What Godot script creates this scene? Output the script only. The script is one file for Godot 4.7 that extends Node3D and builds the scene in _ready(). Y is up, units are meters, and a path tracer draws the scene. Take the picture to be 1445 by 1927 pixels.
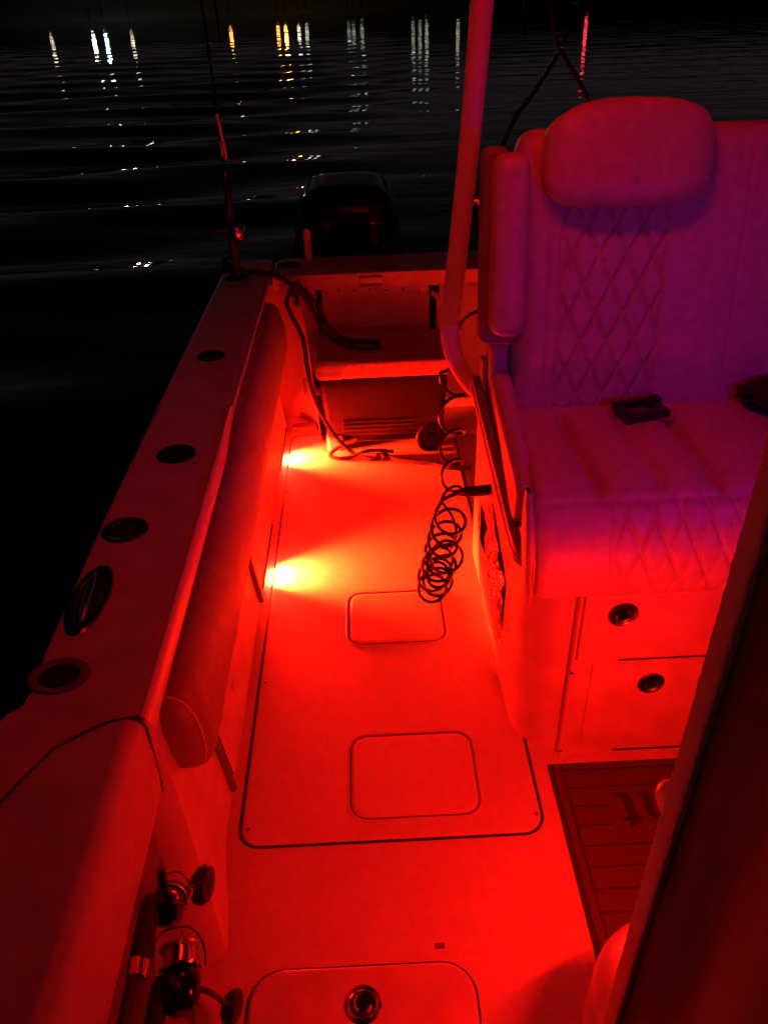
extends Node3D
# A boat cockpit at night under red courtesy lights, looking aft over the walkway.
# Boat frame: x to the seat side, y up from the cockpit sole, -z aft. Metres.

var taken := {}
var mats := {}
var rng := RandomNumberGenerator.new()
var fine := FastNoiseLite.new()


# ---------------------------------------------------------------- mesh helper
class Soup:
	var p := PackedVector3Array()

	func tri(a: Vector3, b: Vector3, c: Vector3) -> void:
		p.push_back(a); p.push_back(b); p.push_back(c)

	func quad(a: Vector3, b: Vector3, c: Vector3, d: Vector3) -> void:
		tri(a, b, c); tri(a, c, d)

	func join(o: Soup, x: Transform3D = Transform3D()) -> Soup:
		for v in o.p:
			p.push_back(x * v)
		return self

	# box with rounded edges; more = extra grid lines on the flats; bend moves a point along its normal
	func rbox(c: Vector3, size: Vector3, r: float, n := 2, more := Vector3i.ZERO, bend = null, turn := Basis()) -> Soup:
		var h := size * 0.5
		r = minf(r, minf(h.x, minf(h.y, h.z)) * 0.999)
		var ax := []
		for k in 3:
			var L := []
			for i in n + 1:
				L.append(-h[k] + r * (1.0 - cos(PI / 2 * i / n)) if n > 1 else -h[k] + r * i)
			for i in more[k]:
				L.append(lerpf(-h[k] + r, h[k] - r, (i + 1.0) / (more[k] + 1.0)))
			for i in n + 1:
				var q: float = 1.0 - cos(PI / 2 * (n - i) / n) if n > 1 else 1.0 - i
				L.append(h[k] - r * q)
			ax.append(L)
		var put := func(q: Vector3) -> Vector3:
			var inner := q.clamp(-(h - Vector3.ONE * r), h - Vector3.ONE * r)
			var d := (q - inner).normalized()
			var v := inner + d * r
			if bend != null:
				v += d * bend.call(v, d)
			return c + turn * v
		for k in 3:
			var a: Array = ax[(k + 1) % 3]
			var b: Array = ax[(k + 2) % 3]
			for s in [-1.0, 1.0]:
				var grid := []
				for i in a.size():
					var row := PackedVector3Array()
					for j in b.size():
						var q := Vector3.ZERO
						q[k] = s * h[k]; q[(k + 1) % 3] = a[i]; q[(k + 2) % 3] = b[j]
						row.push_back(put.call(q))
					grid.append(row)
				for i in a.size() - 1:
					for j in b.size() - 1:
						if s > 0:
							quad(grid[i][j], grid[i][j + 1], grid[i + 1][j + 1], grid[i + 1][j])
						else:
							quad(grid[i][j], grid[i + 1][j], grid[i + 1][j + 1], grid[i][j + 1])
		return self

	func tube(path: Array, radius, sides := 10, closed := false) -> Soup:
		var n := path.size()
		var rings := []
		var t0: Vector3 = (path[1] - path[0]).normalized()
		var side := t0.cross(Vector3.UP if absf(t0.y) < 0.9 else Vector3.RIGHT).normalized()
		for i in n:
			var t: Vector3
			if closed:
				t = (path[(i + 1) % n] - path[(i + n - 1) % n]).normalized()
			else:
				t = (path[mini(i + 1, n - 1)] - path[maxi(i - 1, 0)]).normalized()
			side = (side - t * side.dot(t)).normalized()
			var up := side.cross(t)
			var r: float = radius[i] if radius is Array else radius
			var ring := PackedVector3Array()
			for k in sides:
				var a := TAU * k / sides
				ring.push_back(path[i] + (side * cos(a) + up * sin(a)) * r)
			rings.append(ring)
		for i in (n if closed else n - 1):
			for k in sides:
				var l := (k + 1) % sides
				quad(rings[i][k], rings[i][l], rings[(i + 1) % n][l], rings[(i + 1) % n][k])
		if not closed:
			for k in sides:
				var l := (k + 1) % sides
				tri(path[0], rings[0][l], rings[0][k])
				tri(path[n - 1], rings[n - 1][k], rings[n - 1][l])
		return self

	# profile of Vector2(radius, height), spun round y
	func lathe(prof: Array, segs := 20, x := Transform3D(), sx := 1.0, sz := 1.0) -> Soup:
		for i in prof.size() - 1:
			for k in segs:
				var a := TAU * k / segs
				var b := TAU * (k + 1) / segs
				var q := func(v: Vector2, w: float) -> Vector3: return x * Vector3(v.x * cos(w) * sx, v.y, v.x * sin(w) * sz)
				quad(q.call(prof[i], a), q.call(prof[i], b), q.call(prof[i + 1], b), q.call(prof[i + 1], a))
		return self

	func grid(f: Callable, nu: int, nv: int) -> Soup:
		var rows := []
		for i in nu + 1:
			var row := PackedVector3Array()
			for j in nv + 1:
				row.push_back(f.call(float(i) / nu, float(j) / nv))
			rows.append(row)
		for i in nu:
			for j in nv:
				quad(rows[i][j], rows[i + 1][j], rows[i + 1][j + 1], rows[i][j + 1])
		return self

	# flat polygon (x, z) made a slab from y0 to y1 with its top edge chamfered by b
	func slab(poly: PackedVector2Array, y0: float, y1: float, b := 0.003) -> Soup:
		var inner := Soup.inset(poly, b)
		var n := poly.size()
		for i in n:
			var j := (i + 1) % n
			quad(V(poly[i], y0), V(poly[j], y0), V(poly[j], y1 - b), V(poly[i], y1 - b))
			quad(V(poly[i], y1 - b), V(poly[j], y1 - b), V(inner[j], y1 - 0.3 * b), V(inner[i], y1 - 0.3 * b))
		var top := Soup.inset(poly, b * 2.2)
		for i in n:
			var j := (i + 1) % n
			quad(V(inner[i], y1 - 0.3 * b), V(inner[j], y1 - 0.3 * b), V(top[j], y1), V(top[i], y1))
		var t := Geometry2D.triangulate_polygon(top)
		for i in range(0, t.size(), 3):
			tri(V(top[t[i]], y1), V(top[t[i + 1]], y1), V(top[t[i + 2]], y1))
		t = Geometry2D.triangulate_polygon(poly)
		for i in range(0, t.size(), 3):
			tri(V(poly[t[i]], y0), V(poly[t[i + 1]], y0), V(poly[t[i + 2]], y0))
		return self

	# the flat band between a polygon and its inset
	func band(poly: PackedVector2Array, w: float, y: float) -> Soup:
		var inner := Soup.inset(poly, w)
		for i in poly.size():
			var j := (i + 1) % poly.size()
			quad(V(poly[i], y), V(poly[j], y), V(inner[j], y), V(inner[i], y))
		return self

	static func V(q: Vector2, y: float) -> Vector3:
		return Vector3(q.x, y, q.y)

	static func inset(poly: PackedVector2Array, w: float) -> PackedVector2Array:
		var out := PackedVector2Array()
		var n := poly.size()
		var s := 0.0
		for i in n:
			s += poly[i].cross(poly[(i + 1) % n])
		var sg := signf(s)
		for i in n:
			var a := (poly[i] - poly[(i + n - 1) % n]).normalized()
			var b := (poly[(i + 1) % n] - poly[i]).normalized()
			var na := Vector2(-a.y, a.x) * sg
			var nb := Vector2(-b.y, b.x) * sg
			var m := (na + nb).normalized()
			out.push_back(poly[i] + m * w / maxf(m.dot(na), 0.4))
		return out


static func rrect(x0: float, z0: float, x1: float, z1: float, r: float, n := 6) -> PackedVector2Array:
	var out := PackedVector2Array()
	var cs := [[x1 - r, z1 - r, 0.0], [x0 + r, z1 - r, PI / 2], [x0 + r, z0 + r, PI], [x1 - r, z0 + r, PI * 1.5]]
	for c in cs:
		for i in n + 1:
			var a: float = c[2] + PI / 2 * i / n
			out.push_back(Vector2(c[0] + cos(a) * r, c[1] + sin(a) * r))
	return out


# welds, orients and smooths a soup, and hangs it in the scene as ONE named mesh
func obj(called: String, s: Soup, mat: Material, parent: Node = null, facing = null, crease := 40.0) -> MeshInstance3D:
	var p := s.p
	var n := p.size()
	var flip := false
	if facing is Vector3:
		var sum := Vector3.ZERO
		for i in range(0, n, 3):
			sum -= (p[i + 1] - p[i]).cross(p[i + 2] - p[i])
		flip = sum.dot(facing) < 0.0
	else:
		var vol := 0.0
		var o := p[0]
		for i in range(0, n, 3):
			vol += (p[i] - o).dot((p[i + 1] - o).cross(p[i + 2] - o))
		flip = vol > 0.0
	if flip:
		for i in range(0, n, 3):
			var t := p[i + 1]
			p[i + 1] = p[i + 2]
			p[i + 2] = t
	var ids := PackedInt32Array(); ids.resize(n)
	var table := {}
	for i in n:
		var k := Vector3i((p[i] * 20000.0).round())
		if not table.has(k):
			table[k] = table.size()
		ids[i] = table[k]
	var fn := PackedVector3Array(); fn.resize(n / 3)
	var around := []
	around.resize(table.size())
	for i in n / 3:
		fn[i] = -(p[i * 3 + 1] - p[i * 3]).cross(p[i * 3 + 2] - p[i * 3])
		for k in 3:
			var id := ids[i * 3 + k]
			if around[id] == null:
				around[id] = PackedInt32Array()
			around[id].push_back(i)
	var unit := PackedVector3Array(); unit.resize(n / 3)
	for i in n / 3:
		unit[i] = fn[i].normalized()
	var lim := cos(deg_to_rad(crease))
	var nv := PackedVector3Array()
	var pv := PackedVector3Array()
	for i in n / 3:
		if fn[i].length_squared() < 1e-18:
			continue
		for k in 3:
			var sum := Vector3.ZERO
			for f in around[ids[i * 3 + k]]:
				if unit[f].dot(unit[i]) > lim:
					sum += fn[f]
			pv.push_back(p[i * 3 + k])
			nv.push_back(sum.normalized() if sum.length_squared() > 0.0 else unit[i])
	var arr := []
	arr.resize(Mesh.ARRAY_MAX)
	arr[Mesh.ARRAY_VERTEX] = pv
	arr[Mesh.ARRAY_NORMAL] = nv
	var mesh := ArrayMesh.new()
	mesh.add_surface_from_arrays(Mesh.PRIMITIVE_TRIANGLES, arr)
	mesh.surface_set_material(0, mat)
	var m := MeshInstance3D.new()
	m.mesh = mesh
	return hang(m, called, parent)


func hang(m: Node3D, called: String, parent: Node = null) -> Node3D:
	var to: Node = parent if parent else self
	var key := "%d/%s" % [to.get_instance_id(), called]
	var k: int = taken.get(key, 0)
	taken[key] = k + 1
	m.name = called if k == 0 else "%s_%03d" % [called, k]
	to.add_child(m, true)
	return m


func tag(o: Node, label: String, category: String, group := "") -> Node:
	o.set_meta("label", label)
	o.set_meta("category", category)
	if group:
		o.set_meta("group", group)
	return o


func setting(o: Node, label := "") -> Node:
	o.set_meta("kind", "structure")
	if label:
		o.set_meta("label", label)
	return o


func thing(called: String, label: String, category: String, at := Vector3.ZERO, group := "") -> Node3D:
	var o := Node3D.new()
	hang(o, called)
	o.position = at
	tag(o, label, category, group)
	return o


func curve(pts: Array, steps := 8, closed := false) -> Array:
	var out := []
	var n := pts.size()
	for i in (n if closed else n - 1):
		var a: Vector3 = pts[(i - 1 + n) % n] if closed else pts[maxi(i - 1, 0)]
		var b: Vector3 = pts[i]
		var c: Vector3 = pts[(i + 1) % n]
		var d: Vector3 = pts[(i + 2) % n] if closed else pts[mini(i + 2, n - 1)]
		for k in steps:
			out.append(b.cubic_interpolate(c, a, d, float(k) / steps))
	if not closed:
		out.append(pts[n - 1])
	return out


func at_turn(o: Vector3, axis := Vector3.UP) -> Transform3D:   # y of the part along axis
	var y := axis.normalized()
	var x := y.cross(Vector3.BACK if absf(y.z) < 0.9 else Vector3.RIGHT).normalized()
	return Transform3D(Basis(x, y, x.cross(y)), o)


# ---------------------------------------------------------------- materials
func lin(r: float, g: float, b: float) -> Color:
	return Color(r, g, b).linear_to_srgb()


func noise_map(freq: float, strength: float, octaves := 4, kind := FastNoiseLite.TYPE_SIMPLEX_SMOOTH, size := 512) -> NoiseTexture2D:
	var f := FastNoiseLite.new()
	f.noise_type = kind
	f.seed = 7
	f.frequency = freq
	f.fractal_octaves = octaves
	var t := NoiseTexture2D.new()
	t.width = size; t.height = size
	t.seamless = true
	t.noise = f
	t.as_normal_map = true
	t.bump_strength = strength
	return t


func tone_map(freq: float, low: float, high: float, octaves := 5, size := 512) -> NoiseTexture2D:
	var f := FastNoiseLite.new()
	f.seed = 3
	f.frequency = freq
	f.fractal_octaves = octaves
	var g := Gradient.new()
	g.set_color(0, Color(low, low, low)); g.set_color(1, Color(high, high, high))
	var t := NoiseTexture2D.new()
	t.width = size; t.height = size
	t.seamless = true
	t.noise = f
	t.color_ramp = g
	return t


func mat(called: String, c: Color, rough: float, metal := 0.0, normal: Texture2D = null, nscale := 1.0, tone: Texture2D = null, uv := 1.0, coat := 0.0) -> StandardMaterial3D:
	var m := StandardMaterial3D.new()
	m.resource_name = called
	m.albedo_color = c
	m.roughness = rough
	m.metallic = metal
	if normal or tone:
		m.uv1_triplanar = true
		m.uv1_world_triplanar = true
		m.uv1_scale = Vector3.ONE * uv
	if normal:
		m.normal_enabled = true
		m.normal_texture = normal
		m.normal_scale = nscale
	if tone:
		m.albedo_texture = tone
	if coat > 0.0:
		m.clearcoat_enabled = true
		m.clearcoat = coat
		m.clearcoat_roughness = 0.12
	mats[called] = m
	return m


func build_materials() -> void:
	var grain := noise_map(0.09, 3.0, 3)
	var orange := noise_map(0.02, 2.0, 3)
	var weave := noise_map(0.25, 5.0, 2, FastNoiseLite.TYPE_CELLULAR)
	var worn := tone_map(0.012, 0.86, 1.0)
	var dirty := tone_map(0.014, 0.95, 1.0, 6)
	mat("gelcoat", lin(0.74, 0.72, 0.68), 0.32, 0.0, orange, 0.06, worn, 1.2, 0.4)
	mat("nonskid", lin(0.74, 0.72, 0.68), 0.55, 0.0, weave, 0.6, dirty, 3.0)
	mat("cap_gelcoat", lin(0.6, 0.58, 0.56), 0.42, 0.0, orange, 0.06, worn, 1.2)
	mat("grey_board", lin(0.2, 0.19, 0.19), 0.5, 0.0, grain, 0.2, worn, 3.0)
	mat("vinyl", lin(0.7, 0.68, 0.66), 0.42, 0.0, grain, 0.22, worn, 5.0)
	mat("thread", lin(0.42, 0.4, 0.39), 0.8)
	mat("bolster_vinyl", lin(0.3, 0.29, 0.28), 0.5, 0.0, grain, 0.35, worn, 5.0)
	mat("black_rubber", lin(0.012, 0.012, 0.013), 0.55)
	mat("black_plastic", lin(0.014, 0.014, 0.015), 0.35, 0.0, grain, 0.15, null, 6.0)
	mat("gloss_black", lin(0.005, 0.005, 0.006), 0.1, 0.0, orange, 0.04, null, 1.5)
	mat("hose", lin(0.012, 0.012, 0.014), 0.22)
	mat("rope", lin(0.022, 0.02, 0.02), 0.85, 0.0, weave, 1.0, null, 14.0)
	mat("steel", lin(0.62, 0.61, 0.6), 0.16, 1.0)
	mat("dark_steel", lin(0.22, 0.22, 0.22), 0.22, 1.0)
	mat("white_pole", lin(0.7, 0.69, 0.68), 0.45, 0.0, orange, 0.03, null, 2.0)
	mat("cooler_grey", lin(0.02, 0.02, 0.02), 0.7, 0.0, grain, 0.5, worn, 4.0)
	mat("cooler_lid", lin(0.52, 0.51, 0.5), 0.55, 0.0, grain, 0.5, worn, 4.0)
	mat("teak_foam", lin(0.075, 0.062, 0.05), 0.85, 0.0, weave, 0.6, dirty, 5.0)
	mat("dark_foam", lin(0.03, 0.028, 0.026), 0.9, 0.0, weave, 0.6, null, 5.0)
	mat("curtain", lin(0.16, 0.155, 0.15), 0.7, 0.0, weave, 0.4, dirty, 6.0)
	mat("binding", lin(0.72, 0.7, 0.68), 0.85, 0.0, weave, 1.0, dirty, 9.0)
	mat("bag", lin(0.5, 0.5, 0.5), 0.16)
	mat("camouflage", lin(0.1, 0.08, 0.07), 0.9, 0.0, weave, 0.8, tone_map(0.03, 0.1, 1.0, 3), 5.0)
	mat("sponge", lin(0.22, 0.17, 0.12), 0.95, 0.0, weave, 2.0, dirty, 8.0)
	mat("bank", lin(0.005, 0.0055, 0.005), 0.95, 0.0, grain, 1.0, dirty, 0.1)
	mat("near_black_post", lin(0.0008, 0.0008, 0.0008), 0.95).metallic_specular = 0.05  # near black so the posts look unlit beside their lamps
	mat("timber", lin(0.07, 0.06, 0.05), 0.9, 0.0, grain, 1.0, dirty, 0.8)
	mats.cooler_grey.metallic_specular = 0.25
	mats.gloss_black.metallic_specular = 0.35
	var water := mat("water", lin(0.002, 0.003, 0.004), 0.03, 0.0, null, 1.0, null, 1.0)
	water.uv1_scale = Vector3(0.018, 0.11, 1.0)            # the mesh carries metres as its texture coordinates
	water.heightmap_enabled = true
	water.heightmap_texture = tone_map(0.02, 0.0, 1.0, 4, 1024)
	water.heightmap_scale = 0.55
	water.metallic_specular = 0.45


func glow(called: String, c: Color, energy: float) -> StandardMaterial3D:
	var m := mat(called, Color(0.02, 0.02, 0.02), 0.4)
	m.emission_enabled = true
	m.emission = c
	m.emission_energy_multiplier = energy
	return m


# ---------------------------------------------------------------- the scene
const RED := Color(1.0, 0.004, 0.0014)          # linear: a red LED, with the little green and blue that shows when it is very bright
const WATER_Y := -0.34


func _ready() -> void:
	rng.seed = 11
	fine.seed = 5
	fine.frequency = 1.0

	var cam := Camera3D.new()
	cam.name = "camera"
	cam.fov = 67.32
	cam.near = 0.02
	cam.far = 900.0
	cam.transform = Transform3D(Basis.from_euler(Vector3(deg_to_rad(-34.22), deg_to_rad(-0.8), deg_to_rad(-2.19))), Vector3(0, 1.65, 0))
	add_child(cam)
	cam.current = true

	var env := Environment.new()
	var sky := Sky.new()
	var sm := ProceduralSkyMaterial.new()
	sm.sky_top_color = lin(0.0022, 0.0017, 0.0026)
	sm.sky_horizon_color = lin(0.033, 0.026, 0.031)
	sm.sky_curve = 0.08
	sm.ground_bottom_color = lin(0.001, 0.001, 0.001)
	sm.ground_horizon_color = lin(0.004, 0.004, 0.004)
	sm.sun_angle_max = 0.0
	sky.sky_material = sm
	env.background_mode = Environment.BG_SKY
	env.sky = sky
	env.background_energy_multiplier = 1.0
	env.tonemap_mode = Environment.TONE_MAPPER_LINEAR
	env.tonemap_exposure = 1.0
	env.sdfgi_enabled = true
	env.ssao_enabled = true
	env.ssil_enabled = true
	var we := WorldEnvironment.new()
	we.name = "world_environment"
	we.environment = env
	add_child(we)

	build_materials()
	courtesy_lamps()
	water_and_shore()
	cockpit_floor()
	gunwale()
	transom()
	console()
	hardtop()
	helm_seat()
	cooler()
	lines()
	coiled_hose()
	deck_mat()
	stored_rods()
	standing_rods()
	outboard()
	small_things()


# ---------------------------------------------------------------- lamps
func courtesy_lamp(label: String, at: Vector3, towards: Vector3, energy: float, beam: float, size := Vector2(0.075, 0.022)) -> void:
	var o := thing("courtesy_light", label, "light", at, "courtesy lights low in the cockpit")
	o.basis = Basis.looking_at(-towards)                     # +z of the lamp faces out
	var lens := Soup.new().rbox(Vector3(0, 0, 0.004), Vector3(size.x, size.y, 0.008), 0.0035, 2)
	obj("lens", lens, mats.red_lens, o)
	var rim := Soup.new()
	var out := rrect(-size.x / 2 - 0.007, -size.y / 2 - 0.006, size.x / 2 + 0.007, size.y / 2 + 0.006, 0.012)
	var inn := Soup.inset(out, 0.006)
	for i in out.size():
		var j := (i + 1) % out.size()
		var f := func(q: Vector2, z: float) -> Vector3: return Vector3(q.x, q.y, z)
		rim.quad(f.call(out[i], -0.004), f.call(out[j], -0.004), f.call(out[j], 0.005), f.call(out[i], 0.005))
		rim.quad(f.call(out[i], 0.005), f.call(out[j], 0.005), f.call(inn[j], 0.006), f.call(inn[i], 0.006))
		rim.quad(f.call(inn[i], 0.006), f.call(inn[j], 0.006), f.call(inn[j], -0.002), f.call(inn[i], -0.002))
	obj("rim", rim, mats.steel, o, towards.normalized() * 0.0 + Vector3(0, 0, 1))
	var l := AreaLight3D.new()
	l.name = "lamp"
	l.area_size = size
	l.light_color = RED.linear_to_srgb()
	l.light_energy = energy
	l.shadow_enabled = true
	l.set("area_range", 8.0)
	l.set("area_attenuation", 2.0)
	o.add_child(l)
	l.position = Vector3(0, 0, 0.0095)
	l.rotation = Vector3(0, PI, 0)                           # a light shines along -z
	if beam > 0.0:                                           # the hot beams of the three diodes behind the lens
		for k in [-1.0, 0.0, 1.0]:
			var b := SpotLight3D.new()
			b.name = "beam"
			b.light_color = Color(1.0, 0.013, 0.0018).linear_to_srgb()
			b.light_energy = beam / 3.0
			b.light_size = 0.012
			b.spot_angle = 42.0
			b.spot_angle_attenuation = 1.0
			b.spot_range = 8.0
			b.spot_attenuation = 2.0
			b.shadow_enabled = true
			o.add_child(b, true)
			b.position = Vector3(k * 0.028, 0, 0.022)
			b.rotation = Vector3(deg_to_rad(-17.0), PI, 0)


func courtesy_lamps() -> void:
	glow("red_lens", RED.linear_to_srgb(), 6.0)
	courtesy_lamp("small courtesy light under the side wall beside the deck hatch", Vector3(-0.402, 0.029, -2.06), Vector3(1, -0.06, -0.05), 2.6, 33.0)
	courtesy_lamp("small courtesy light under the side wall next to the cooler", Vector3(-0.402, 0.029, -2.86), Vector3(1, -0.06, 0.05), 3.4, 28.0)
	courtesy_lamp("small courtesy light under the console ledge", Vector3(0.518, 0.5735, -0.625), Vector3(-0.45, -0.7, -1), 0.8, 0.0, Vector2(0.18, 0.02))
	courtesy_lamp("red strip light under the hardtop over the walkway", Vector3(0.2, 2.104, -1.2), Vector3(0, -1, 0.02), 0.32, 0.0, Vector2(0.4, 0.12))


# ---------------------------------------------------------------- water, shore
func wave(x: float, z: float) -> float:
	var r := sqrt(x * x + z * z)
	var left := smoothstep(1.5, -3.5, x + 0.08 * (z + 10.0)) * smoothstep(1.6, 5.0, r) * smoothstep(60.0, 16.0, r)
	var h := 0.055 * left * sin(2.55 * (z + 0.16 * x + 0.25 * sin(0.5 * x)) + 0.7)
	h += 0.016 * (0.12 + left) * sin(4.9 * (z - 0.12 * x) + 1.3)
	h += (0.35 + 0.65 * left) * (0.008 * sin(3.1 * (0.12 * x + z) + 0.3 * sin(0.6 * x)) + 0.0016 * sin(7.3 * (z + 0.14 * x)) + 0.001 * sin(9.1 * (0.2 * x - z)))
	h += 0.004 * fine.get_noise_2d(x * 0.4, z * 1.2)
	return h


func water_and_shore() -> void:
	var nr := 440
	var na := 260
	var pv := PackedVector3Array()
	var nv := PackedVector3Array()
	var uv := PackedVector2Array()
	var ix := PackedInt32Array()
	for i in nr + 1:
		var r := 0.4 * pow(600.0 / 0.4, float(i) / nr)
		for j in na + 1:
			var t := float(j) / na * 2.0 - 1.0
			var a := (0.45 * t + 0.55 * t * t * t) * deg_to_rad(120.0)
			var x := r * sin(a)
			var z := -r * cos(a)
			var e := clampf(r * 0.004, 0.01, 0.15)
			var h := wave(x, z)
			pv.push_back(Vector3(x, WATER_Y + h, z))
			uv.push_back(Vector2(x, z))
			nv.push_back(Vector3(-(wave(x + e, z) - h) / e, 1, -(wave(x, z + e) - h) / e).normalized())
			if i < nr and j < na:
				var k := i * (na + 1) + j
				ix.append_array(PackedInt32Array([k, k + na + 1, k + 1, k + 1, k + na + 1, k + na + 2]))
	var arr := []
	arr.resize(Mesh.ARRAY_MAX)
	arr[Mesh.ARRAY_VERTEX] = pv
	arr[Mesh.ARRAY_NORMAL] = nv
	arr[Mesh.ARRAY_TEX_UV] = uv
	arr[Mesh.ARRAY_INDEX] = ix
	var mesh := ArrayMesh.new()
	mesh.add_surface_from_arrays(Mesh.PRIMITIVE_TRIANGLES, arr)
	mesh.surface_set_material(0, mats.water)
	var w := MeshInstance3D.new()
	w.mesh = mesh
	hang(w, "water")
	setting(w, "dark rippled harbour water beyond the boat")

	var bank := Soup.new().grid(func(u: float, v: float) -> Vector3:
		var x := lerpf(-150.0, 150.0, u)
		var z := -106.0 - 40.0 * v + 3.0 * fine.get_noise_1d(x * 0.05)
		return Vector3(x, WATER_Y - 0.3 + 0.9 * smoothstep(0.0, 0.05, v) + 6.0 * smoothstep(0.05, 0.4, v) + 0.9 * fine.get_noise_2d(x * 0.2, v * 8.0) * v, z), 120, 10)
	setting(obj("shore", bank, mats.bank, null, Vector3.UP), "dark far shore of the harbour")

	var white := Color(1.0, 0.86, 0.66)
	var cyan := Color(0.55, 0.9, 1.0)
	var amber := Color(1.0, 0.42, 0.06)
	var pale := Color(0.9, 1.0, 0.78)
	var lamps := [[-25.0, white, 4.0, "warm white", 5.0], [-23.8, cyan, 5.0, "blue white", 5.6], [-21.3, white, 0.5, "dim warm white", 4.4], [-29.0, white, 0.3, "faint warm white", 3.4],
		[-11.76, amber, 1.6, "amber", 4.6], [-7.22, amber, 1.4, "small amber", 4.2], [-6.46, amber, 6.0, "bright amber", 5.6], [-5.2, white, 0.6, "white", 4.4], [-4.44, pale, 0.25, "faint white", 4.0],
		[-0.38, pale, 0.06, "faint pale", 3.8], [0.08, pale, 0.06, "pale", 4.0], [0.9, pale, 0.09, "pale white", 4.2], [5.84, pale, 0.07, "pale white", 3.8], [6.51, pale, 0.06, "pale white", 3.7], [7.17, pale, 0.08, "pale white", 3.9],
		[10.2, white, 0.08, "faint white", 3.6], [22.7, Color(1.0, 0.03, 0.05), 0.55, "red", 4.6]]
	for k in lamps.size():
		lamps[k][4] = 2.75 + 0.35 * (lamps[k][4] - 3.4)
		var q: Array = lamps[k]
		var at := Vector3(q[0] * 1.137, WATER_Y, -100.0)
		var o := thing("shore_lamp", "%s lamp on a post along the far shore, number %d from the bow side" % [q[3], k + 1], "lamp", at)
		o.set_meta("label", shore_label(k, q[3]))
		obj("post", Soup.new().tube([Vector3(0, 0.2, 0), Vector3(0, q[4] * 0.6, 0), Vector3(0, q[4] - 0.2, 0)], [0.05, 0.04, 0.03], 8), mats.near_black_post, o)
		var g := glow("shore_glow_%d" % k, q[1].linear_to_srgb(), 30.0 * q[2])
		obj("lamp_globe", Soup.new().lathe([Vector2(0.0, -0.22), Vector2(0.14, -0.17), Vector2(0.21, -0.05), Vector2(0.2, 0.08), Vector2(0.12, 0.18), Vector2(0.0, 0.22)], 12, Transform3D(Basis(), Vector3(0, q[4], 0))), g, o)
		obj("lamp_cap", Soup.new().lathe([Vector2(0.0, 0.3), Vector2(0.16, 0.24), Vector2(0.24, 0.2), Vector2(0.0, 0.19)], 12, Transform3D(Basis(), Vector3(0, q[4] + 0.03, 0))), mats.timber, o)
		var l := OmniLight3D.new()
		l.name = "bulb"
		l.light_color = q[1].linear_to_srgb()
		l.light_energy = 0.012 * q[2]
		l.light_size = 0.1
		l.omni_range = 120.0
		l.omni_attenuation = 2.0
		l.shadow_enabled = true
		l.position = Vector3(0, q[4], 0)
		o.add_child(l)
	for q in [[17.0, "dark piling standing in the water beyond the seat"], [-13.2, "dark piling standing in the water beyond the upright rod"]]:
		var pile := Soup.new().lathe([Vector2(0.0, 4.3), Vector2(0.12, 4.26), Vector2(0.17, 4.1), Vector2(0.18, 0.0), Vector2(0.19, -2.0), Vector2(0.0, -2.0)], 12)
		var po := obj("dock_piling", pile, mats.timber)
		po.position = Vector3(q[0], WATER_Y, -90.0)
		tag(po, q[1], "piling", "dock pilings")


func shore_label(k: int, look: String) -> String:
	var beside := ["left of the blue white one", "between two warm ones", "past the blue white one", "leftmost of all", "behind the upright rod", "left of the brightest amber one", "brightest of the amber ones",
		"right of the brightest amber one", "last of its cluster", "first of three above the outboard", "second of three above the outboard", "third of three above the outboard",
		"first of three beside the pole", "second of three beside the pole", "third of three beside the pole", "just behind the pole", "above the seat"]
	return "%s lamp on a post along the far shore, %s" % [look, beside[k]]


# ---------------------------------------------------------------- cockpit floor
func screw(at: Vector3, axis: Vector3, parent: Node, r := 0.0045) -> void:
	var s := Soup.new().lathe([Vector2(0.0, 0.0016), Vector2(r * 0.4, 0.0014), Vector2(r, 0.0002), Vector2(r, -0.004), Vector2(0.0, -0.004)], 10, at_turn(at, axis))
	obj("screw", s, mats.dark_steel, parent)


func latch(at: Vector3, axis: Vector3, r: float, parent: Node, dark := false) -> void:
	var x := at_turn(at, axis)
	var ring := Soup.new().lathe([Vector2(r * 1.12, -0.004), Vector2(r * 1.12, 0.001), Vector2(r * 1.02, 0.004), Vector2(r * 0.86, 0.003), Vector2(r * 0.78, 0.0006), Vector2(0.0, 0.0006)], 28, x)
	var l := obj("latch", ring, mats.steel if not dark else mats.dark_steel, parent)
	var dish := Soup.new().lathe([Vector2(r * 0.74, 0.001), Vector2(r * 0.66, 0.002), Vector2(r * 0.5, 0.0015), Vector2(0.0, 0.0012)], 24, x)
	obj("pull_recess", dish, mats.gloss_black, l)
	var path := []
	for i in 13:
		var a := PI * (0.1 + 1.5 * i / 12.0)
		path.append(x * Vector3(cos(a) * r * 0.5, 0.004, sin(a) * r * 0.5))
	obj("pull_ring", Soup.new().tube(path, r * 0.11, 8), mats.steel, l)


func hatch(called: String, poly: PackedVector2Array, parent: Node, top: float, base := 0.0, gap := 0.007, look := "nonskid") -> MeshInstance3D:
	var h := obj(called, Soup.new().slab(Soup.inset(poly, gap), base - 0.002, top, 0.0035), mats[look], parent)
	obj("gasket", Soup.new().band(poly, gap + 0.0035, base + 0.001), mats.black_rubber, h, Vector3.UP)
	return h


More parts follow.
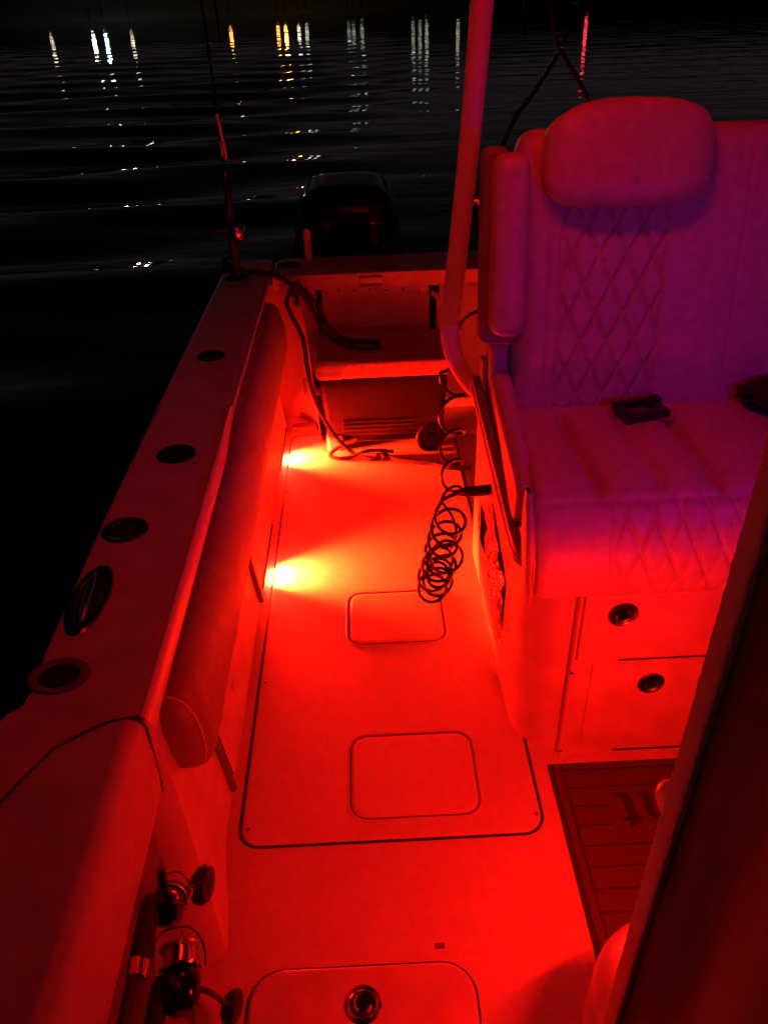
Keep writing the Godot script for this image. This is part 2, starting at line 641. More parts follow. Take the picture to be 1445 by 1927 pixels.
func cockpit_floor() -> void:
	var fl := obj("cockpit_floor", Soup.new().slab(PackedVector2Array([Vector2(-0.46, -3.4), Vector2(2.1, -3.4), Vector2(2.1, 1.2), Vector2(-0.46, 1.2)]), -0.05, 0.0, 0.0005), mats.nonskid)
	setting(fl, "white non-skid cockpit sole with hatches")
	var big := hatch("hatch", rrect(-0.36, -3.07, 0.37, -1.052, 0.055), fl, 0.0035, 0.0, 0.006)
	big.set_meta("label", "large removable deck panel")
	for q in [[-0.345, -2.087], [-0.34, -1.575], [-0.337, -1.102], [0.352, -1.106], [0.352, -1.58], [-0.345, -2.6], [-0.345, -3.04]]:
		screw(Vector3(q[0], 0.004, q[1]), Vector3.UP, big)
	for q in [[-0.106, -1.955, 0.206, -1.702], [-0.099, -1.368, 0.231, -1.106]]:
		var poly := rrect(q[0], q[1], q[2], q[3], 0.05)
		var o := Soup.new()
		o.slab(Soup.inset(poly, 0.011), 0.002, 0.0075, 0.004)
		var h := obj("small_hatch", o, mats.nonskid, fl)
		# low moulded lip round the lid
		var lip := Soup.new()
		var a := Soup.inset(poly, -0.004)
		var b := Soup.inset(poly, 0.0045)
		for i in a.size():
			var j := (i + 1) % a.size()
			lip.quad(Soup.V(a[i], 0.002), Soup.V(a[j], 0.002), Soup.V(poly[j], 0.006), Soup.V(poly[i], 0.006))
			lip.quad(Soup.V(poly[i], 0.006), Soup.V(poly[j], 0.006), Soup.V(b[j], 0.0058), Soup.V(b[i], 0.0058))
			lip.quad(Soup.V(b[i], 0.0058), Soup.V(b[j], 0.0058), Soup.V(b[j], 0.0015), Soup.V(b[i], 0.0015))
		obj("lip", lip, mats.gelcoat, h, Vector3.UP)
		obj("gasket", Soup.new().band(Soup.inset(poly, 0.0045), 0.0055, 0.0046), mats.grey_board, h, Vector3.UP)
	var front := hatch("front_hatch", rrect(-0.298, -0.782, 0.16, -0.1, 0.07), fl, 0.009, 0.0, 0.005, "gelcoat")
	latch(Vector3(-0.068, 0.009, -0.705), Vector3.UP, 0.033, front)
	obj("drain_plug", Soup.new().rbox(Vector3(0.093, 0.001, -0.812), Vector3(0.02, 0.004, 0.011), 0.0015), mats.grey_board, fl)


# ---------------------------------------------------------------- the side of the boat
func liner_x(y: float, z := -2.0) -> float:
	return -0.374 - 0.1 * clampf(y - 0.03, 0.0, 0.6) + 0.036 * smoothstep(-1.08, -0.8, z)


func cup(at: Vector3, r: float, parent: Node, called: String, long := 1.0, look := "gloss_black") -> void:
	var x := Transform3D(Basis(), at)
	var s := Soup.new().lathe([Vector2(r * 1.06, -0.004), Vector2(r * 1.06, 0.0012), Vector2(r, 0.0045), Vector2(r * 0.84, 0.0042), Vector2(r * 0.74, 0.0016), Vector2(r * 0.72, 0.0008), Vector2(0.0, 0.0006)], 32, x, 1.0, long)
	var o := obj(called, s, mats[look], parent)
	var inner := Soup.new().lathe([Vector2(r * 0.7, 0.0012), Vector2(r * 0.45, 0.0018), Vector2(0.0, 0.0016)], 28, x, 1.0, long)
	obj("opening", inner, mats.black_rubber, o)


func gunwale() -> void:
	var g := thing("gunwale", "white gunwale with rod holders and a padded bolster along the walkway", "gunwale", Vector3.ZERO)
	# cap over the after part
	var cap := PackedVector2Array([Vector2(-0.409, -3.30), Vector2(-0.409, -0.892), Vector2(-0.459, -0.878), Vector2(-0.531, -0.829), Vector2(-0.566, -0.768), Vector2(-0.582, -0.728),
		Vector2(-0.668, -0.70), Vector2(-0.655, -0.86), Vector2(-0.641, -0.905), Vector2(-0.618, -0.925), Vector2(-0.614, -0.97), Vector2(-0.62, -1.05), Vector2(-0.627, -1.5), Vector2(-0.622, -2.4), Vector2(-0.611, -3.3),
		Vector2(-0.6, -3.46), Vector2(-0.575, -3.515), Vector2(-0.53, -3.53), Vector2(-0.44, -3.53), Vector2(-0.41, -3.51), Vector2(-0.4, -3.46), Vector2(-0.4, -3.30)])
	obj("cap", Soup.new().slab(cap, 0.6, 0.66, 0.006), mats.cap_gelcoat, g)
	# cap and inner lip of the forward part, one rolled shape
	var prof := []
	prof.append(Vector2(-0.71, 0.60)); prof.append(Vector2(-0.71, 0.645)); prof.append(Vector2(-0.703, 0.657)); prof.append(Vector2(-0.69, 0.66))
	for i in 9:
		prof.append(Vector2(-0.436, 0.63) + 0.03 * Vector2(sin(PI / 2 * i / 8.0), cos(PI / 2 * i / 8.0)))
	prof.append(Vector2(-0.404, 0.56)); prof.append(Vector2(-0.406, 0.5)); prof.append(Vector2(-0.409, 0.462)); prof.append(Vector2(-0.413, 0.45)); prof.append(Vector2(-0.423, 0.445)); prof.append(Vector2(-0.47, 0.446))
	var start := func(x: float) -> float:
		if x > -0.459: return lerpf(-0.884, -0.871, clampf((x + 0.409) / -0.05, 0, 1))
		if x > -0.531: return lerpf(-0.871, -0.822, (x + 0.459) / -0.072)
		if x > -0.582: return lerpf(-0.822, -0.72, (x + 0.531) / -0.051)
		return lerpf(-0.72, -0.69, clampf((x + 0.582) / -0.1, 0, 1))
	var roll := Soup.new()
	var smooth := []
	for i in prof.size() - 1:
		var cuts := 14 if prof[i].distance_to(prof[i + 1]) > 0.1 else 1
		for k in cuts:
			smooth.append(prof[i].lerp(prof[i + 1], float(k) / cuts))
	smooth.append(prof[-1])
	for i in smooth.size() - 1:
		var a: Vector2 = smooth[i]
		var b: Vector2 = smooth[i + 1]
		var za: float = start.call(a.x)
		var zb: float = start.call(b.x)
		for k in 8:
			roll.quad(Vector3(a.x, a.y, lerpf(za, 0.9, k / 8.0)), Vector3(b.x, b.y, lerpf(zb, 0.9, k / 8.0)), Vector3(b.x, b.y, lerpf(zb, 0.9, (k + 1) / 8.0)), Vector3(a.x, a.y, lerpf(za, 0.9, (k + 1) / 8.0)))
		roll.quad(Vector3(a.x, a.y, za), Vector3(b.x, b.y, zb), Vector3(b.x * 1.0 - 0.012, b.y - 0.012, zb), Vector3(a.x - 0.012, a.y - 0.012, za))
	obj("forward_cap", roll, mats.cap_gelcoat, g, Vector3(0.5, 1, 0))
	# black gasket in the seam
	var seam := [Vector3(-0.411, 0.455, -0.888), Vector3(-0.407, 0.55, -0.888), Vector3(-0.406, 0.625, -0.888), Vector3(-0.414, 0.653, -0.886), Vector3(-0.459, 0.6575, -0.8745), Vector3(-0.495, 0.6575, -0.852), Vector3(-0.531, 0.6575, -0.8255), Vector3(-0.566, 0.6575, -0.762), Vector3(-0.584, 0.6575, -0.722), Vector3(-0.7, 0.6575, -0.69)]
	obj("seam_gasket", Soup.new().tube(seam, 0.0042, 8), mats.black_rubber, g)
	# the small lip between the seam and the bolster
	obj("lip", Soup.new().rbox(Vector3(-0.418, 0.535, -0.96), Vector3(0.016, 0.19, 0.135), 0.005), mats.gelcoat, g)
	# raised bead along the inner edge of the cap
	var bead := Soup.new().grid(func(u: float, v: float) -> Vector3:
		var z := lerpf(-0.875, -2.03, u)
		var w := 0.0125 * smoothstep(1.0, 0.75, u) + 0.0015
		var a := PI * v
		return Vector3(-0.402 - cos(a) * w, 0.628 + sin(a) * 0.04, z), 30, 8)
	obj("bead", bead, mats.gelcoat, g, Vector3.UP)
	obj("edge_trim", Soup.new().tube([Vector3(-0.404, 0.65, -0.89), Vector3(-0.404, 0.65, -2.0), Vector3(-0.401, 0.65, -3.28)], 0.007, 10), mats.gelcoat, g)
	# outer side of the hull, down into the water
	obj("hull_side", Soup.new().grid(func(u: float, v: float) -> Vector3:
		var z := lerpf(1.2, -3.5, u)
		return Vector3(-0.602 + 0.2 * v * v - (0.05 if z > -0.8 else 0.0), lerpf(0.62, -0.7, v), z), 40, 8), mats.gelcoat, g, Vector3.LEFT)
	# inner wall below the bolster; its forward edge rakes and turns outboard
	var front := func(y: float) -> float: return -0.755 - 0.25 * y
	var wall := Soup.new().grid(func(u: float, v: float) -> Vector3:
		var y := lerpf(0.052, 0.62, v)
		var z0: float = front.call(y)
		if u < 0.1:
			var a := (0.1 - u) / 0.1 * PI / 2
			return Vector3(liner_x(y, z0 - 0.03) - 0.03 * (1 - cos(a)) - 0.03 * a, y, z0 - 0.03 + 0.03 * sin(a))
		var z := lerpf(z0 - 0.03, -3.06, (u - 0.1) / 0.9)
		return Vector3(liner_x(y, z), y, z), 120, 16)
	wall.grid(func(u: float, v: float) -> Vector3:
		var z := lerpf(-0.79, -3.06, u)
		return Vector3(lerpf(liner_x(0.052, z), -0.43, v), 0.052 - 0.004 * sin(PI * v), z), 60, 3)
	obj("inner_wall", wall, mats.gelcoat, g, Vector3(1, 0, 0))
	obj("toe_board", Soup.new().rbox(Vector3(-0.436, 0.03, -1.2), Vector3(0.03, 0.09, 3.8), 0.003, 1), mats.gelcoat, g)
	# moulded outline of the wall's locker panel
	var outline := []
	for q in [[-1.95, 0.13], [-1.3, 0.13], [-1.13, 0.125], [-1.085, 0.10], [-1.07, 0.07], [-1.07, 0.056]]:
		outline.append(Vector3(liner_x(q[1]) + 0.0002, q[1], q[0]))
	# forward board behind the stored rods; its grey paints in the niche shade
	obj("shade_toned_board", Soup.new().grid(func(u: float, v: float) -> Vector3:
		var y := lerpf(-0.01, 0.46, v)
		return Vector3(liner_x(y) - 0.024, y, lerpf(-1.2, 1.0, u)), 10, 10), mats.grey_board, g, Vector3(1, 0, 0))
	for q in [[0.32, -0.835], [0.085, -0.805], [0.02, -0.72], [0.32, -0.4], [0.085, -0.4]]:
		screw(Vector3(liner_x(q[0]) - 0.023, q[0], q[1]), Vector3(1, 0.1, 0), g, 0.0065)
	# padded bolster
	var pad := [Vector2(-0.41, 0.375), Vector2(-0.38, 0.372), Vector2(-0.352, 0.382), Vector2(-0.337, 0.41), Vector2(-0.332, 0.45), Vector2(-0.333, 0.5), Vector2(-0.34, 0.55), Vector2(-0.355, 0.59), Vector2(-0.375, 0.612), Vector2(-0.395, 0.617), Vector2(-0.412, 0.61)]
	var bol := Soup.new().grid(func(u: float, v: float) -> Vector3:
		var z := lerpf(-0.985, -3.1, u)
		var f := v * (pad.size() - 1)
		var i := mini(int(f), pad.size() - 2)
		var q: Vector2 = pad[i].cubic_interpolate(pad[i + 1], pad[maxi(i - 1, 0)], pad[mini(i + 2, pad.size() - 1)], f - i)
		var e := minf((-0.985 - z) / 0.05, (z + 3.1) / 0.08)
		var k := 1.0 if e >= 1.0 else sqrt(maxf(0.0, 1.0 - (1.0 - e) * (1.0 - e))) * 0.2 + 0.8
		var c := Vector2(-0.41, 0.495)
		q = c + (q - c) * k
		var out := (q - c).normalized()
		var wrinkle := 0.0032 * smoothstep(-1.5, -2.2, z) * (sin(z * 46.0 + 9.0 * q.y + 3.0 * fine.get_noise_2d(z * 3.0, q.y * 6.0)) * (0.4 + 0.6 * fine.get_noise_1d(z * 2.0)))
		wrinkle += 0.004 * fine.get_noise_2d(z * 3.5, q.y * 9.0)
		q += out * wrinkle
		return Vector3(q.x, q.y, z), 260, 28)
	for side in [0, 1]:
		var z: float = [-0.985, -3.1][side]
		var c := Vector2(-0.41, 0.495)
		for i in 28:
			var ends := []
			for t in [i, i + 1]:
				var f: float = t / 28.0 * (pad.size() - 1)
				var k := mini(int(f), pad.size() - 2)
				var q: Vector2 = pad[k].cubic_interpolate(pad[k + 1], pad[maxi(k - 1, 0)], pad[mini(k + 2, pad.size() - 1)], f - k)
				ends.append(c + (q - c) * 0.8)
			var out := 0.03 if side == 0 else -0.03
			for m in 7:
				var k0 := m / 7.0
				var k1 := (m + 1) / 7.0
				var q0 := z + out * sqrt(1.0 - k0 * k0)
				var q1 := z + out * sqrt(maxf(0.0, 1.0 - k1 * k1))
				var a0: Vector2 = c.lerp(ends[0], k0)
				var a1: Vector2 = c.lerp(ends[1], k0)
				var b0: Vector2 = c.lerp(ends[0], k1)
				var b1: Vector2 = c.lerp(ends[1], k1)
				bol.quad(Vector3(a0.x, a0.y, q0), Vector3(b0.x, b0.y, q1), Vector3(b1.x, b1.y, q1), Vector3(a1.x, a1.y, q0))
	var bo := obj("bolster", bol, mats.bolster_vinyl, g, Vector3(1, 0.3, 0), 60.0)
	var pipe := []
	for i in 29:
		var f := i / 28.0 * (pad.size() - 1)
		var k := mini(int(f), pad.size() - 2)
		var q: Vector2 = pad[k].cubic_interpolate(pad[k + 1], pad[maxi(k - 1, 0)], pad[mini(k + 2, pad.size() - 1)], f - k)
		q = Vector2(-0.41, 0.495) + (q - Vector2(-0.41, 0.495)) * 0.81
		pipe.append(Vector3(q.x, q.y, -0.984))
	obj("piping", Soup.new().tube(pipe, 0.0028, 6), mats.vinyl, bo)
	# backing board of the bolster, seen at its forward end
	obj("backing_board", Soup.new().rbox(Vector3(-0.414, 0.49, -2.04), Vector3(0.014, 0.27, 2.13), 0.003), mats.gelcoat, g)
	# two upright rod racks on the wall
	for z in [-1.175, -1.865]:
		var rack := Soup.new()
		rack.tube([Vector3(liner_x(0.33) + 0.006, 0.33, z), Vector3(liner_x(0.06) + 0.006, 0.062, z)], 0.0085, 10)
		obj("rod_rack", rack, mats.grey_board, g)
		obj("rack_edge", Soup.new().rbox(Vector3(liner_x(0.2) + 0.001, 0.2, z - 0.035), Vector3(0.004, 0.26, 0.004), 0.001, 1, Vector3i.ZERO, null, Basis(Vector3.BACK, 0.1)), mats.black_rubber, g)
	# drain plug on the wall
	obj("wall_fitting", Soup.new().lathe([Vector2(0.016, -0.003), Vector2(0.016, 0.003), Vector2(0.012, 0.005), Vector2(0.008, 0.002), Vector2(0.0, 0.002)], 18, at_turn(Vector3(liner_x(0.17), 0.17, -1.41), Vector3(1, 0, 0))), mats.gelcoat, g)
	# black trim at the foot of the wall, over each light
	for z in [-2.12, -2.86]:
		var tr := obj("light_trim", Soup.new().rbox(Vector3(-0.3745, 0.053, z), Vector3(0.005, 0.006, 0.36), 0.0015, 1), mats.black_rubber, g)
		screw(Vector3(-0.372, 0.057, z + 0.04), Vector3(1, 0.4, 0), tr, 0.004)
	for q in [[-0.519, -2.422, 0.044], [-0.512, -1.768, 0.049], [-0.564, -1.43, 0.05]]:
		cup(Vector3(q[0], 0.66, q[1]), q[2], g, "rod_holder", 0.92, "gloss_black" if q[1] < -1.5 else "dark_steel")
	cup(Vector3(-0.578, 0.66, -1.195), 0.038, g, "cleat_cup", 2.7, "dark_steel")
	var horn := []
	for i in 13:
		var t := i / 12.0 * 2.0 - 1.0
		horn.append(Vector3(-0.578 + 0.006 * t, 0.666 + 0.004 * (1 - t * t), -1.195 + 0.075 * t))
	obj("cleat", Soup.new().tube(horn, [0.004, 0.006, 0.008, 0.009, 0.009, 0.009, 0.009, 0.009, 0.009, 0.009, 0.008, 0.006, 0.004], 10), mats.steel, g)
	cup(Vector3(-0.572, 0.66, -0.985), 0.052, g, "drink_holder", 0.8, "grey_board")
	# pop-up cleat right aft
	var cl := obj("mooring_cleat", Soup.new().tube(curve([Vector3(-0.6, 0.665, -3.42), Vector3(-0.6, 0.7, -3.41), Vector3(-0.575, 0.713, -3.39), Vector3(-0.55, 0.7, -3.37), Vector3(-0.55, 0.665, -3.36)], 5), 0.011, 10), mats.dark_steel, g)
	obj("cleat_base", Soup.new().lathe([Vector2(0.05, -0.002), Vector2(0.05, 0.004), Vector2(0.04, 0.008), Vector2(0.0, 0.008)], 20, Transform3D(Basis(), Vector3(-0.575, 0.66, -3.39))), mats.gloss_black, cl)


# ---------------------------------------------------------------- transom
func transom() -> void:
	var t := thing("transom", "white transom wall with a closed door panel behind the cooler", "transom")
	obj("cap", Soup.new().slab(PackedVector2Array([Vector2(-0.388, -3.262), Vector2(-0.39, -3.47), Vector2(-0.375, -3.51), Vector2(-0.34, -3.53), Vector2(2.1, -3.53), Vector2(2.1, -3.262), Vector2(0.43, -3.262), Vector2(0.43, -3.27), Vector2(0.0, -3.27)]), 0.6, 0.66, 0.006), mats.cap_gelcoat, t)
	var z := -3.29
	obj("side_wall", Soup.new().rbox(Vector3(-0.33, 0.3, z - 0.03), Vector3(0.235, 0.62, 0.06), 0.008), mats.gelcoat, t)
	obj("side_wall", Soup.new().rbox(Vector3(1.22, 0.3, z - 0.03), Vector3(1.8, 0.62, 0.06), 0.008), mats.gelcoat, t)
	obj("header", Soup.new().rbox(Vector3(0.05, 0.6, z - 0.028), Vector3(0.55, 0.035, 0.056), 0.004), mats.gelcoat, t)
	obj("backing", Soup.new().rbox(Vector3(0.05, 0.3, z - 0.075), Vector3(0.62, 0.62, 0.02), 0.003), mats.black_rubber, t)
	obj("outer_wall", Soup.new().rbox(Vector3(0.85, 0.0, -3.46), Vector3(2.5, 1.24, 0.06), 0.02), mats.gelcoat, t)
	var door := obj("door", Soup.new().rbox(Vector3(0.045, 0.32, z - 0.03), Vector3(0.475, 0.53, 0.035), 0.014, 3), mats.gelcoat, t)
	obj("lip", Soup.new().rbox(Vector3(0.08, 0.405, z - 0.01), Vector3(0.34, 0.03, 0.018), 0.0085, 3), mats.gelcoat, door)
	obj("rail", Soup.new().rbox(Vector3(0.045, 0.567, z - 0.009), Vector3(0.46, 0.04, 0.012), 0.004), mats.gelcoat, door)
	obj("hinge_pad", Soup.new().rbox(Vector3(0.2, 0.535, z - 0.011), Vector3(0.09, 0.07, 0.01), 0.004), mats.gelcoat, door)
	for q in [[-0.17, 0.545], [-0.165, 0.57], [-0.11, 0.577], [-0.045, 0.575], [0.02, 0.577], [0.09, 0.572], [0.165, 0.575], [0.235, 0.56], [-0.12, 0.42], [0.21, 0.42]]:
		screw(Vector3(q[0], q[1], z - 0.0125 + (0.0105 if q[1] > 0.55 else 0.0)), Vector3.BACK, door, 0.0055)
	var la := obj("latch", Soup.new().rbox(Vector3(0.03, 0.626, z + 0.02), Vector3(0.1, 0.03, 0.03), 0.006, 2), mats.gelcoat, t)
	obj("latch_slot", Soup.new().rbox(Vector3(0.03, 0.608, z + 0.031), Vector3(0.094, 0.014, 0.012), 0.003), mats.grey_board, la)
	# jamb beside the door, rounded at its head
	obj("jamb", Soup.new().tube(curve([Vector3(0.318, 0.03, z + 0.004), Vector3(0.318, 0.45, z + 0.004), Vector3(0.316, 0.525, z + 0.004), Vector3(0.3, 0.548, z + 0.004), Vector3(0.285, 0.552, z + 0.004)], 5), 0.012, 10), mats.gelcoat, t)
	# slanting corner moulding between side wall and transom
	var corner := Soup.new().grid(func(u: float, v: float) -> Vector3:
		var y := lerpf(0.0, 0.62, v)
		var a := u * PI / 2
		return Vector3(-0.22 - 0.19 * (1 - sin(a)) - 0.03 * v, y, -3.285 + 0.29 * (1 - cos(a))), 14, 12)
	obj("corner_moulding", corner, mats.gelcoat, t, Vector3(1, 0, 1))
	var hi := obj("hinge", Soup.new().rbox(Vector3(-0.276, 0.22, -3.105), Vector3(0.012, 0.075, 0.03), 0.004, 2, Vector3i.ZERO, null, Basis(Vector3.UP, 0.7)), mats.grey_board, t)
	obj("hinge_pin", Soup.new().tube([Vector3(-0.268, 0.175, -3.1), Vector3(-0.268, 0.265, -3.1)], 0.005, 8), mats.steel, hi)
	cup(Vector3(-0.332, 0.66, -3.41), 0.05, t, "rod_holder", 0.8)
	var lab := obj("notice", Soup.new().rbox(Vector3(0.465, 0.585, z + 0.0015), Vector3(0.07, 0.028, 0.003), 0.001, 1), mats.vinyl, t)
	lab.set_meta("label", "small white notice plate")
	for k in 2:
		obj("print_line", Soup.new().rbox(Vector3(0.462, 0.591 - 0.011 * k, z + 0.0032), Vector3(0.052 - 0.012 * k, 0.003, 0.0006), 0.0002, 1), mats.grey_board, lab)
	for q in [[0.39, 0.19], [0.39, 0.09]]:
		screw(Vector3(q[0], q[1], z), Vector3.BACK, t, 0.006)


# ---------------------------------------------------------------- console side
func console() -> void:
	var c := thing("console", "white moulded helm console with a dark side curtain", "console", Vector3.ZERO)
	obj("body", Soup.new().rbox(Vector3(0.95, 0.485, 0.17), Vector3(1.06, 0.97, 1.42), 0.07, 4), mats.gelcoat, c)
	obj("footing", Soup.new().rbox(Vector3(0.585, 0.16, -0.53), Vector3(0.52, 0.41, 0.38), 0.14, 6), mats.gelcoat, c)
	obj("grab_ledge", Soup.new().rbox(Vector3(0.925, 0.612, -0.605), Vector3(1.03, 0.05, 0.27), 0.024, 4), mats.gelcoat, c)
	obj("dash", Soup.new().rbox(Vector3(0.95, 1.075, 0.0), Vector3(1.0, 0.26, 0.7), 0.05, 4), mats.gelcoat, c)
	obj("dash_ledge", Soup.new().rbox(Vector3(0.95, 0.972, -0.46), Vector3(0.96, 0.03, 0.32), 0.012, 3), mats.gelcoat, c)
	# screen on the dash, the source of the violet light
	var violet := Color(0.36, 0.003, 1.0)
	glow("screen_glow", violet.linear_to_srgb(), 0.4)
	obj("added_screen_brow", Soup.new().rbox(Vector3(0.95, 1.15, -0.42), Vector3(0.98, 0.04, 0.17), 0.015, 3), mats.gelcoat, c)  # unseen brow, added to keep the violet light off the pole
	var sc := obj("screen", Soup.new().rbox(Vector3(1.02, 1.1, -0.362), Vector3(0.34, 0.05, 0.012), 0.004), mats.screen_glow, c)
	obj("screen_bezel", Soup.new().rbox(Vector3(1.02, 1.1, -0.3555), Vector3(0.37, 0.075, 0.012), 0.005), mats.gloss_black, sc)
	var l := AreaLight3D.new()
	l.name = "screen_light"
	l.area_size = Vector2(0.34, 0.05)
	l.light_color = violet.linear_to_srgb()
	l.light_energy = 0.11
	l.shadow_enabled = true
	l.set("area_range", 8.0)
	l.set("area_attenuation", 2.0)
	sc.add_child(l)
	l.position = Vector3(1.02, 1.1, -0.37)
	# side curtain: dark cloth with soft folds, a pale binding down its after edge
	var cur := thing("side_curtain", "dark hanging side curtain with a pale frayed binding beside the console", "curtain")
	obj("cloth", Soup.new().grid(func(u: float, v: float) -> Vector3:
		var z := lerpf(-0.53, 0.35, u)
		var y := lerpf(0.1, 2.08, v)
		var x := 0.335 + 0.018 * sin((z + 0.53) * 17.0 + 0.35 * y) * smoothstep(-0.53, -0.4, z) + 0.03 * (z + 0.53) + 0.006 * fine.get_noise_2d(z * 5.0, y * 2.0)
		return Vector3(x, y, z), 90, 60), mats.curtain, cur, Vector3.LEFT)
	var bind := Soup.new().grid(func(u: float, v: float) -> Vector3:
		var y := lerpf(0.1, 2.08, u)
		var a := TAU * v
		var rough := 0.0011 * fine.get_noise_2d(y * 90.0, 3.0 * sin(a))
		return Vector3(0.332 + signf(cos(a)) * pow(absf(cos(a)), 0.5) * (0.005 + rough), y, -0.535 + signf(sin(a)) * pow(absf(sin(a)), 0.5) * (0.019 + 1.6 * rough)), 420, 16)
	obj("binding", bind, mats.binding, cur)


func hardtop() -> void:
	var h := thing("hardtop", "white hardtop roof carried on a bent white pole", "hardtop")
	obj("roof", Soup.new().rbox(Vector3(0.85, 2.16, -0.75), Vector3(2.8, 0.09, 3.3), 0.04, 4), mats.gelcoat, h)
	var pts := [Vector3(0.30, 2.13, -1.86), Vector3(0.272, 1.7, -1.88), Vector3(0.262, 1.5, -1.9), Vector3(0.247, 1.3, -1.9), Vector3(0.232, 1.13, -1.9), Vector3(0.221, 1.02, -1.9), Vector3(0.214, 0.94, -1.9), Vector3(0.216, 0.89, -1.9), Vector3(0.228, 0.845, -1.895), Vector3(0.25, 0.8, -1.89), Vector3(0.275, 0.765, -1.885), Vector3(0.31, 0.735, -1.88)]
	obj("pole", Soup.new().tube(curve(pts, 6), 0.0245, 24), mats.white_pole, h)
	var fl := obj("pole_foot", Soup.new().lathe([Vector2(0.043, 0.0), Vector2(0.043, 0.008), Vector2(0.03, 0.016), Vector2(0.025, 0.03)], 22, at_turn(Vector3(0.318, 0.728, -1.88), Vector3(-0.75, 0.62, -0.1))), mats.white_pole, h)
	for a in [0.3, 2.4, 4.5]:
		var x := at_turn(Vector3(0.318, 0.728, -1.88), Vector3(-0.75, 0.62, -0.1))
		screw(x * Vector3(cos(a) * 0.036, 0.009, sin(a) * 0.036), x.basis.y, fl, 0.004)


# ---------------------------------------------------------------- helm seat
func groove(d: float, w: float) -> float:
	return exp(-(d / w) * (d / w))


func quilt(x: float, y: float, px: float, py: float) -> float:   # 0 on the flats, 1 in the seams
	var a := x / px + y / py
	var b := x / px - y / py
	var da := absf(a - roundf(a)) * px * 0.9
	var db := absf(b - roundf(b)) * px * 0.9
	return maxf(groove(da, 0.0034), groove(db, 0.0034))


